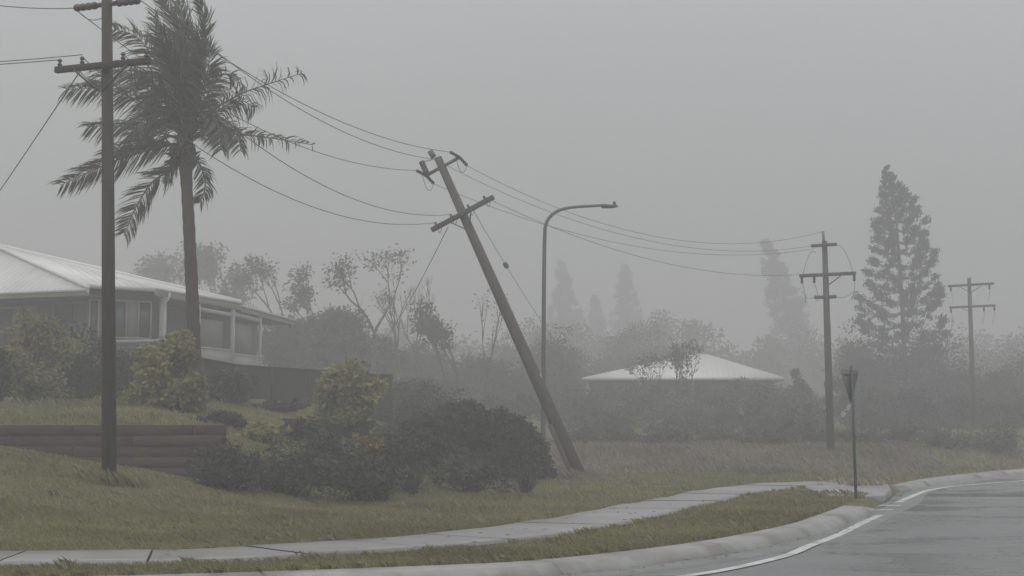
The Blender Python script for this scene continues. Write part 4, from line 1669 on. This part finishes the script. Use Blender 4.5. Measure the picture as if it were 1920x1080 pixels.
for px in (1102, 1200, 1299, 1390):
    p = P(px, 720, HY + 0.3)
    b = MB()
    b.bar(V(p[0], p[1], 1.5), V(p[0], p[1], ez - 0.1), 0.2, 0.2, up=(0, 1, 0))
    b.build('verandah_post', mat_panel, h2)
wall(V(e_[0][0] + .4, HY + 2.2, 0), V(e_[1][0] - .4, HY + 2.0, 0), 1.4, ez - 0.05, mat_wall)
wall(V(e_[1][0] - .4, HY + 2.0, 0), V(e_[1][0] - .1, HY + 7.5, 0), 1.4, ez - 0.05, mat_wall)
wall(V(e_[0][0] + .4, HY + 2.2, 0), V(e_[0][0] + .7, HY + 7.5, 0), 1.4, ez - 0.05, mat_wall)
for x0_, x1_ in ((1130, 1170), (1225, 1275), (1330, 1380)):
    a, c = P(x0_, 730, HY + 2.0), P(x1_, 730, HY + 2.0)
    window(V(a[0], HY + 2.1, 0), V(c[0], HY + 2.1, 0), 2.4, 3.8, 2)
house = house_keep

# ------------------------------------------------------------------ garden on the left
GB = 'garden shrubs in front of the house'
bush_px('shrub', 'pale yellow-green shrub at the left edge under the house eave', 62, 592, 760, 140, 42, leaf_yel, n=7500, size=0.115, clumps=75, asp=0.6, group=GB, lump=0.2)
bush_px('shrub', 'dark dense shrub between the left-edge shrub and the upright pole', 150, 632, 765, 150, 45, leaf_dark, n=5200, size=0.13, clumps=70, group=GB)
bush_px('shrub', 'small dark shrub cut off by the left edge of the photo', -14, 650, 765, 62, 40, leaf_dark, n=2600, size=0.12, clumps=36, group=GB)
bush_px('shrub', 'dark green shrub just right of the upright pole under the window ledge', 228, 648, 765, 110, 45, leaf_dark, n=4200, size=0.12, clumps=60, group=GB)
bush_px('shrub', 'big yellow-green shrub standing at the foot of the palm', 318, 640, 772, 156, 36, leaf_yel, n=11000, size=0.125, clumps=85, asp=0.62, group=GB, lump=0.19)
bush_px('shrub', 'grey-green shrub against the fence right of the palm foot', 425, 690, 775, 110, 44, leaf_mid, n=3600, size=0.12, clumps=50, group=GB)
bush_px('shrub', 'low grey-green shrub at the middle of the dark fence', 520, 752, 790, 120, 44, leaf_mid, n=3600, size=0.11, clumps=50, group=GB)
bush_px('shrub', 'rounded yellow-green shrub in front of the right end of the fence', 645, 664, 770, 132, 40.5, leaf_yel, n=11000, size=0.12, clumps=85, asp=0.6, group=GB, lump=0.19, shape=0.5)
bush_px('shrub', 'leafy grey-green shrub below the yellow-green one at the fence end', 640, 770, 800, 130, 41, leaf_mid, n=3600, size=0.12, clumps=60, group=GB)
bush_px('shrub', 'small orange-yellow shrub low in the garden bed', 692, 790, 835, 64, 33, leaf_red, n=1700, size=0.10, clumps=36, asp=0.6, group=GB, lump=0.2)
bush_px('shrub', 'large dome of deep green hedge left of the street light', 862, 742, 870, 270, 39, leaf_hedge, n=44000, size=0.09, clumps=520, dep=3.4, group=GB, tight=True, lump=0.085, wind=0.1, stems=10)
bush_px('shrub', 'lower green hump joined to the right side of the deep green hedge', 950, 768, 870, 150, 38.5, leaf_hedge, n=18000, size=0.09, clumps=200, tight=True, group=GB, lump=0.13, wind=0.1)
bush_px('shrub', 'lowest green mound ending the hedge at the street light foot', 992, 802, 870, 96, 38, leaf_hedge, n=9000, size=0.09, clumps=120, tight=True, group=GB, lump=0.14, wind=0.1)
low = [
    (772, 716, 150, 57, leaf_gum, 'greyish bush behind the fence corner'),
    (828, 730, 120, 56, leaf_gum, 'greyish bush just above the top of the hedge'),
    (775, 745, 130, 51, leaf_dark, 'dark bush just outside the fence corner'),
    (800, 772, 120, 44, leaf_mid, 'grey-green bush between the fence corner and the hedge'),
    (742, 785, 90, 43, leaf_mid, 'low grey-green bush at the foot of the fence corner'),
    (790, 812, 130, 36, leaf_dark, 'dark plant in front of the left side of the hedge'),
    (425, 782, 100, 34, leaf_mid, 'low grey-green plant at the right end of the sleeper wall'),
    (490, 795, 120, 32.5, leaf_yel, 'low yellowish plant between the sleeper wall and the garden bed'),
    (560, 788, 100, 34, leaf_mid, 'feathery low plant under the middle of the fence'),
    (615, 812, 130, 32, leaf_mid, 'spreading low plant left of the orange-yellow shrub'),
    (545, 836, 150, 30, leaf_mid, 'sprawling grey-green plant at the front of the garden bed'),
    (745, 815, 100, 33.5, leaf_mid, 'low plant right of the orange-yellow shrub'),
    (680, 845, 140, 30, leaf_mid, 'low sprawling plant in front of the orange-yellow shrub'),
    (430, 838, 140, 29, leaf_mid, 'sprawling plant in front of the sleeper wall end'),
    (880, 856, 150, 33, leaf_mid, 'low straggly plant in front of the deep green hedge'),
]
for px, pt_, w, Y, lf, lab in low:
    bush_px('low_plant', lab, px, pt_, 860, w, Y, lf, n=2600, size=0.12, clumps=60, cat='plant', group='low plants in the garden bed', lump=0.3, asp=0.3, droop=0.0, wind=0.7)


def tuft(label, px, Y, n, length, leaf):
    x = P(px, 797, Y)[0]
    c = V(x, Y, hz(x, Y))
    t = thing('strappy_plant', c, label, 'plant', 'strappy plants in the garden bed')
    b = MB()
    for k in range(n):
        a = rng.random() * 6.28
        e = rng.uniform(0.5, 1.35)
        d = V(math.cos(a) * math.cos(e), math.sin(a) * math.cos(e), math.sin(e))
        L = length * rng.uniform(0.6, 1.15)
        sd = unit(np.cross(d, V(0, 0, 1))) * 0.018
        p0 = c + V(*rng.normal(0, 0.06, 2), 0)
        p1 = p0 + d * L * 0.5
        p2 = p1 + (d + V(-0.25, 0, -0.45)) * L * 0.45
        tn = np.full(1, rng.random())
        b.polys([[p0 - sd, p0 + sd, p1 + sd, p1 - sd]], tn)
        b.polys([[p1 - sd, p1 + sd, p2]], tn)
    b.build('blade', leaf, t)


tuft('strappy-leaved tuft beside the lower garden stone', 772, 32, 90, 1.0, leaf_mid)
tuft('strappy-leaved tuft below the orange-yellow shrub', 715, 30.5, 80, 0.9, leaf_mid)
tuft('strappy-leaved tuft at the left of the garden bed', 505, 30, 80, 0.8, leaf_yel)
tuft('strappy-leaved tuft at the foot of the deep green hedge', 985, 34, 80, 0.8, leaf_mid)

# ------------------------------------------------------------------ trees behind
BT = 'trees standing in the mist behind the houses'
tree_px('gum_tree', 'open windblown gum with a forked trunk and drooping clumps behind the fence end', 700, 466, 150, 94, leaf_gum, n_leaf=17, size=0.21, depth=4,
        trunk_frac=0.36, trunk_r=0.2, clump=1.0, wind=0.15, group=BT, spread=0.7, flatness=0.5, bark=mat_bark)
tree_px('bare_tree', 'nearly leafless tree with two thin upright stems beside the windblown gum', 752, 512, 110, 94, leaf_gum, n_leaf=3, size=0.12, depth=4, trunk_frac=0.42, trunk_r=0.15,
        clump=0.4, wind=0.2, group=BT, spread=0.5)
tree_px('bare_tree', 'bare twiggy tree above the loose service cable right of the gum', 785, 515, 110, 96, leaf_gum, n_leaf=0, depth=5, trunk_frac=0.36, trunk_r=0.15, wind=0.1, group=BT, spread=0.5)
tree_px('small_tree', 'small tree with tufted clumps left of the leaning pole', 838, 566, 110, 88, leaf_gum, n_leaf=28, size=0.2, depth=3, clump=0.7, wind=0.6, group=BT, flatness=0.5)
tree_px('bare_tree', 'slender bare tree with a forked tip just left of the leaning pole', 906, 556, 70, 84, leaf_gum, n_leaf=3, size=0.12, depth=3, trunk_frac=0.5, trunk_r=0.13, wind=0.0, group=BT, spread=0.4)
tree_px('small_tree', 'low windswept tree whose branches trail left of the slender bare tree', 868, 596, 110, 86, leaf_gum, n_leaf=28, size=0.2, depth=3, clump=0.65, wind=0.9, group=BT, flatness=0.45)
tree_px('gum_tree', 'ragged gum whose crown shows above the verandah roof end', 545, 486, 180, 104, leaf_gum, n_leaf=17, size=0.21, depth=4, trunk_frac=0.3, trunk_r=0.2, clump=0.85, wind=0.6, group=BT, flatness=0.55)
tree_px('gum_tree', 'ragged gum with torn clumps between the verandah and the open gum', 612, 500, 150, 100, leaf_gum, n_leaf=17, size=0.21, depth=4, trunk_frac=0.3, trunk_r=0.18, clump=0.8, wind=0.6, group=BT, flatness=0.55)
tree_px('gum_tree', 'faint rounded gum behind the palm trunk', 412, 464, 170, 125, leaf_gum, n_leaf=28, size=0.3, depth=4, clump=1.4, wind=0.5, trunk_frac=0.3, group=BT)
tree_px('gum_tree', 'very faint gum above the house roof left of the palm trunk', 312, 482, 110, 140, leaf_gum, n_leaf=26, size=0.3, depth=4, clump=1.4, wind=0.5, trunk_frac=0.3, group=BT)
tree_px('gum_tree', 'faint gum filling in between the palm and the ragged gum', 478, 500, 130, 115, leaf_gum, n_leaf=26, size=0.28, depth=4, clump=1.2, wind=0.5, trunk_frac=0.3, group=BT)
bush_px('dense_tree', 'dense rounded tree behind the verandah end', 628, 556, 800, 140, 90, leaf_gum, n=14000, size=0.2, clumps=100, cat='tree', group=BT, lump=0.17, shape=0.5, stems=8)
bush_px('dense_tree', 'dense tree filling the gap between the verandah and the dense rounded tree', 540, 588, 800, 150, 92, leaf_gum, n=13000, size=0.2, clumps=95, cat='tree', group=BT, lump=0.18, shape=0.5, stems=8)
MB_ = 'misty bushes below the bare trees'
for px, pt_, w, Y, lf, lab in [
    (715, 640, 150, 80, leaf_gum, 'brownish bush at the foot of the open gum'),
    (800, 650, 150, 88, leaf_gum, 'greyish bush below the bare twiggy tree'),
    (880, 662, 160, 82, leaf_mid, 'broad green bush below the slender bare tree'),
    (775, 722, 110, 58, leaf_mid, 'bush filling the gap between the fence corner and the hedge'),
    (790, 705, 200, 72, leaf_mid, 'wide low bush behind the deep green hedge'),
    (930, 690, 160, 78, leaf_mid, 'bush behind the middle of the leaning pole'),
    (960, 604, 90, 112, leaf_gum, 'pale rounded tree to the right of the slender bare tree'),
    (1035, 612, 110, 86, leaf_gum, 'bushy tree behind the street light post'),
    (1010, 665, 150, 82, leaf_mid, 'wide bush behind the crossing of street light and leaning pole'),
    (930, 745, 220, 66, leaf_mid, 'low bush line behind the foot of the street light'),
    (1095, 672, 130, 96, leaf_mid, 'bush at the left gable of the distant house'),
    (1140, 650, 110, 105, leaf_gum, 'pale bush above the left eave of the distant house'),
    (1205, 588, 130, 112, leaf_brown, 'brownish round-crowned tree behind the distant house roof'),
    (1160, 620, 110, 115, leaf_brown, 'brownish tree left of the round-crowned tree'),
    (1262, 640, 90, 108, leaf_brown, 'small brownish tree behind the peak of the distant roof'),
]:
    bush_px('misty_bush', lab, px, pt_, 800, w, Y * 1.22, lf, n=9500, size=0.19, clumps=70, cat='bush', group=MB_, lump=0.22, shape=0.5 if pt_ < 660 else 1.0, stems=7)
# thin trees in front of the distant roof
tree_px('small_tree', 'thin twiggy sapling in front of the left slope of the distant roof', 1225, 668, 90, 86, leaf_brown, n_leaf=16, size=0.13, depth=3, trunk_r=0.06, clump=0.4, wind=0.3, group=BT)
tree_px('small_tree', 'dark-clumped sapling in front of the peak of the distant roof', 1300, 645, 80, 86, leaf_brown, n_leaf=30, size=0.14, depth=3, trunk_r=0.07, clump=0.4, wind=0.3, group=BT)
tree_px('bare_tree', 'thin bare sapling beside the dark-clumped one at the distant roof', 1262, 635, 40, 86, leaf_brown, n_leaf=2, size=0.1, depth=3, trunk_r=0.05, clump=0.3, wind=0.1, group=BT, spread=0.35)
FB = 'scrub on the roadside bank'
for px, pt_, w, Y, lf, lab in [
    (1070, 724, 170, 66, leaf_scrub, 'grey-green scrub right of the leaning pole'),
    (1190, 728, 190, 68, leaf_scrub, 'scrub below the left half of the distant house'),
    (1310, 734, 200, 67, leaf_scrub, 'scrub below the middle of the distant house'),
    (1420, 721, 180, 66, leaf_scrub, 'scrub below the right eave of the distant house'),
    (1500, 722, 130, 66, leaf_scrub, 'scrub left of the upright right-hand pole'),
    (1130, 776, 180, 58, leaf_scrub, 'brown low scrub along the bank near the leaning pole'),
    (1270, 781, 200, 58, leaf_scrub, 'brown low scrub in the middle of the bank'),
    (1400, 778, 190, 58, leaf_scrub, 'low green scrub near the right end of the bank'),
    (1500, 766, 130, 57, leaf_scrub, 'low scrub at the foot of the right-hand pole'),
    (1502, 682, 44, 72, leaf_dark, 'small dark clump right of the distant roof'),
]:
    bush_px('scrub', lab, px, pt_, 840, w, Y * (1.2 if pt_ < 785 else 1.3), lf, n=6500, size=0.15, clumps=70, cat='bush', group=FB, lump=0.24, wind=0.6)
for px, pt_, w, Y, lf, lab in [
    (1095, 806, 120, 57, leaf_scrub, 'small scrub plant on the crest of the bank by the leaning pole'),
    (1165, 798, 90, 58, leaf_scrub, 'small brownish scrub plant on the bank below the left end of the distant house'),
    (1245, 809, 140, 56, leaf_scrub, 'low wide scrub plant on the bank below the peak of the distant roof'),
    (1345, 800, 110, 58, leaf_scrub, 'small scrub plant on the bank below the right half of the distant roof'),
    (1432, 808, 140, 56, leaf_scrub, 'brownish wide scrub plant near the right end of the bank'),
    (1512, 796, 80, 57, leaf_scrub, 'small scrub plant beside the foot of the right-hand pole'),
    (1612, 806, 130, 56, leaf_scrub, 'ragged scrub plant on the bank left behind the sign post'),
    (1690, 798, 110, 58, leaf_scrub, 'greyish scrub plant on the bank right of the sign post'),
    (1775, 806, 150, 57, leaf_scrub, 'wide scrub plant on the bank above the bend'),
    (1868, 800, 110, 58, leaf_scrub, 'greyish scrub plant on the bank near the right edge'),
]:
    bush_px('scrub', lab, px, pt_, 840, w, Y, lf, n=2600, size=0.12, clumps=60, cat='bush', group=FB, lump=0.36, wind=0.8, asp=0.3, droop=0.0)
RB = 'dense bushes on the right below the pine'
for px, pt_, w, Y, lf, lab in [
    (1615, 622, 120, 82, leaf_gum, 'pale bush left of the pine trunk'),
    (1660, 640, 130, 76, leaf_gum, 'dense bush at the left foot of the pine'),
    (1740, 618, 150, 78, leaf_gum, 'tall dense bush at the right foot of the pine'),
    (1790, 668, 130, 74, leaf_gum, 'bush left of the pale far power pole'),
    (1870, 700, 130, 72, leaf_mid, 'rough bush right of the pale far power pole'),
    (1925, 660, 120, 80, leaf_mid, 'bush cut by the right edge of the photo'),
    (1880, 640, 160, 104, leaf_mid, 'pale windblown tree at the right edge behind the far pole'),
    (1610, 715, 140, 66, leaf_gum, 'dense bush directly behind the give-way sign'),
    (1700, 735, 180, 64, leaf_gum, 'broad bush right of the give-way sign'),
    (1800, 745, 180, 64, leaf_mid, 'broad bush below the pale far power pole'),
    (1890, 755, 160, 64, leaf_mid, 'broad low bush near the right edge'),
    (1640, 776, 150, 61, leaf_mid, 'low bush on the bank behind the give-way post'),
    (1740, 786, 180, 60, leaf_mid, 'low bush on the bank above the bend of the road'),
    (1850, 786, 170, 62, leaf_mid, 'low bush on the bank at the far right'),
    (1990, 730, 160, 66, leaf_mid, 'bush beyond the right edge of the road bend'),
]:
    bush_px('dense_bush', lab, px, pt_, 850, w, Y * (1.25 if pt_ < 785 else 1.3), lf, n=8500, size=0.17, clumps=80, cat='bush', group=RB, lump=0.22, wind=0.5, shape=0.5 if pt_ < 690 else 1.0, stems=7)

# fan-leaved plant and a torn pale sheet behind the sign
b = MB()
rp_ = P(1586, 764, 56)
for k in range(5):
    a = rp_ + V(*(rng.normal(0, 0.12, 3)))
    d1, d2 = V(0.17, 0, 0.15), V(0.02, 0.05, -0.07)
    b.grid(np.array([[a + d1 * u + d2 * v + V(0, 0, 0.05 * math.sin(5 * u + 3 * v + k)) for v in (0, 0.5, 1)] for u in np.linspace(-0.6, 0.6, 5)]))
rag = b.build('torn_sheet', mat_rag)
tag(rag, 'pale torn scrap caught in the bushes behind the give-way post', 'litter')

# ------------------------------------------------------------------ the tall pine
NY = 104.0
nb = P(1696, 760, NY)
nb[2] = hz(nb[0], NY)
q = thing('pine_tree', nb, 'tall pointed pine with tiered branches beside the right-hand power poles', 'tree')
spine_px = [(1697, 700), (1694, 620), (1690, 540), (1685, 470), (1680, 410), (1672, 360), (1664, 330), (1659, 310)]
sp = [V(nb[0], NY, nb[2] - 0.2)] + [P(x, y, NY) for x, y in spine_px]
sp = spline(sp, 0.2)
b = MB()
b.tube(sp[::4], np.interp(np.linspace(0, 1, len(sp[::4])), [0, 0.3, 1], [0.22, 0.17, 0.04]), 9)
b.build('trunk', mat_bark, q, smooth=True)
sc = F / NY
wl = lambda py: np.interp(py, [308, 330, 360, 400, 450, 500, 560, 600, 640, 680], [0.5, 7, 18, 32, 44, 52, 68, 78, 76, 50]) / sc
wr = lambda py: np.interp(py, [308, 330, 360, 400, 450, 500, 560, 600, 640, 680], [0.5, 9, 24, 46, 60, 70, 82, 90, 96, 60]) / sc
limbs_b, needles = MB(), []
py = 318.0
tier = 0
while py < 690:
    t = np.interp(py, [p_[1] for p_ in spine_px[::-1]], [p_[0] for p_ in spine_px[::-1]])
    c = P(t, py, NY)
    nbr = 7
    a0 = rng.random() * 6.28
    for k in range(nbr):
        if rng.random() < 0.04:
            continue
        a = a0 + k * 6.28 / nbr + rng.normal() * 0.12
        ca = math.cos(a)
        L = (wr(py) if ca > 0 else wl(py)) * rng.uniform(0.86, 1.1)
        lift = 0.34 if ca > 0 else 0.16
        tt = np.linspace(0, 1, 7)
        # boughs sag from the trunk and turn up at the tip; the wind lifts the right-hand side
        px_ = c[0] + ca * L * tt - 0.10 * L * tt ** 2
        py_ = c[1] + math.sin(a) * L * tt
        pz_ = c[2] + L * (lift * tt ** 2.2 - 0.12 * np.sin(tt * 3.1)) + rng.normal() * 0.08
        path = np.column_stack([px_, py_, pz_])
        limbs_b.tube(path, np.linspace(0.05, 0.018, 7), 4, caps=False)
        m = int(5 + 13 * L / 3.2)
        u = 1.04 - 0.62 * rng.random(m) ** 1.9
        pos = np.column_stack([np.interp(u, tt, path[:, i]) for i in range(3)])
        needles.append((pos, unit(path[-1] - path[-3]), L))
    py += np.interp(py, [318, 400, 690], [9, 19, 26]) * rng.uniform(0.9, 1.1)
    tier += 1
limbs_b.build('bough', mat_bark, q)['kind'] = 'stuff'
nbm = MB()
for pos, dr, ln in needles:
    m = len(pos)
    n3 = 10
    c = np.repeat(pos, n3, axis=0) + rng.normal(0, 1, (m * n3, 3)) * V(1, 1, 0.85) * min(0.15, 0.04 + 0.1 * ln)
    ax = dr * 0.9 + rng.normal(0, 0.5, (m * n3, 3)) + V(-0.15, 0, 0.25)
    ax /= np.linalg.norm(ax, axis=1, keepdims=True)
    sdv = np.cross(ax, rng.normal(size=(m * n3, 3)))
    sdv /= np.maximum(np.linalg.norm(sdv, axis=1, keepdims=True), 1e-6)
    L = rng.uniform(0.22, 0.42, (m * n3, 1)) * min(1.0, 0.45 + 0.4 * ln)
    nbm.polys(np.stack([c - ax * L / 2, c - sdv * 0.05, c + ax * L / 2, c + sdv * 0.05], 1), rng.random(m * n3))
nbm.build('crown', leaf_pine, q)


# ------------------------------------------------------------------ conifers fading into the haze
def conifer(label, px, py_top, wpx, Y, bend=0.0):
    x = P(px, 797, Y)[0]
    c = V(x, Y, hz(x, Y))
    H = P(px, py_top, Y)[2] - c[2]
    Wd = wpx / (F / Y)
    t = thing('conifer', c, label, 'tree', 'distant conifers fading into the haze')
    b = MB()
    zz = np.linspace(0, 1, 8)
    path = np.column_stack([c[0] + bend * Wd * zz ** 2, np.full(8, Y), c[2] - 0.3 + zz * H])
    b.tube(path, np.linspace(0.45, 0.08, 8), 7)
    b.build('trunk', mat_bark, t)
    lb = MB()
    m = 260
    z = rng.random(m) ** 0.8
    r = Wd * 0.5 * np.interp(z, [0, 0.1, 0.45, 0.8, 1.0], [0.8, 1.0, 0.72, 0.36, 0.08] if abs(bend) < 0.3 else [0.9, 0.9, 0.62, 0.44, 0.16])
    a = rng.random(m) * 6.28
    r = r * (1 + 0.10 * np.sin(z * 23 + a * 2) + 0.06 * np.sin(z * 41 + 1))
    rr = r * rng.random(m) ** 0.5
    cen = np.column_stack([c[0] + bend * Wd * z ** 2 + np.cos(a) * rr, Y + np.sin(a) * rr, c[2] + H * (0.06 + 0.93 * z)])
    leaves(lb, cen, 60, np.column_stack([0.35 + 1.25 * (1 - z)] * 3), 0.5, 0.3, -0.3, 0.8)
    lb.build('crown', leaf_pine, t)


conifer('faint tall conifer in the haze just right of the street light', 1066, 488, 112, 262, -0.12)
conifer('faintest short conifer between the two taller hazy ones', 1124, 554, 72, 275, -0.1)
conifer('faint tall conifer in the haze above the distant house', 1184, 496, 108, 268, -0.1)
conifer('faint broad conifer bending left in the haze, left of the right-hand pole', 1500, 450, 118, 222, -0.5)

# far tree line that reads as one mass
b = MB()
m = 420
x = rng.uniform(-110, 130, m)
y = rng.uniform(175, 205, m)
hgt = 9.0 + 2.2 * np.sin(x * 0.11) + 1.4 * np.sin(x * 0.37 + 1) + rng.normal(0, 0.8, m)
for k in range(4):
    cen = np.column_stack([x, y, h(x, y) + hgt * (0.16 + 0.24 * k)])
    leaves(b, cen, 150, V(1.9, 1.6, 1.5), 0.42, 0.5, 0, 0.4)
tag(b.build('far_treeline', leaf_gum), kind='stuff')

# ------------------------------------------------------------------ the rain haze: one closed box of thin air round everything
b = MB()
x0, x1, y0, y1, z0, z1 = -1320, 1320, -220, 1320, -1.3, 39.0
b.add([(x0, y0, z0), (x1, y0, z0), (x1, y1, z0), (x0, y1, z0), (x0, y0, z1), (x1, y0, z1), (x1, y1, z1), (x0, y1, z1)],
      [(3, 2, 1, 0), (4, 5, 6, 7), (0, 1, 5, 4), (1, 2, 6, 5), (2, 3, 7, 6), (3, 0, 4, 7)])
hm = bpy.data.materials.new('rain_haze')
hm.use_nodes = True
hn = hm.node_tree
hn.nodes.clear()
ho = hn.nodes.new('ShaderNodeOutputMaterial')
hv = hn.nodes.new('ShaderNodeVolumePrincipled')
hv.inputs['Color'].default_value = (0.80, 0.804, 0.808, 1)
hv.inputs['Density'].default_value = HAZE_DENSITY
hv.inputs['Anisotropy'].default_value = 0.0
hn.links.new(hv.outputs[0], ho.inputs['Volume'])
tag(b.build('haze', hm), kind='stuff')
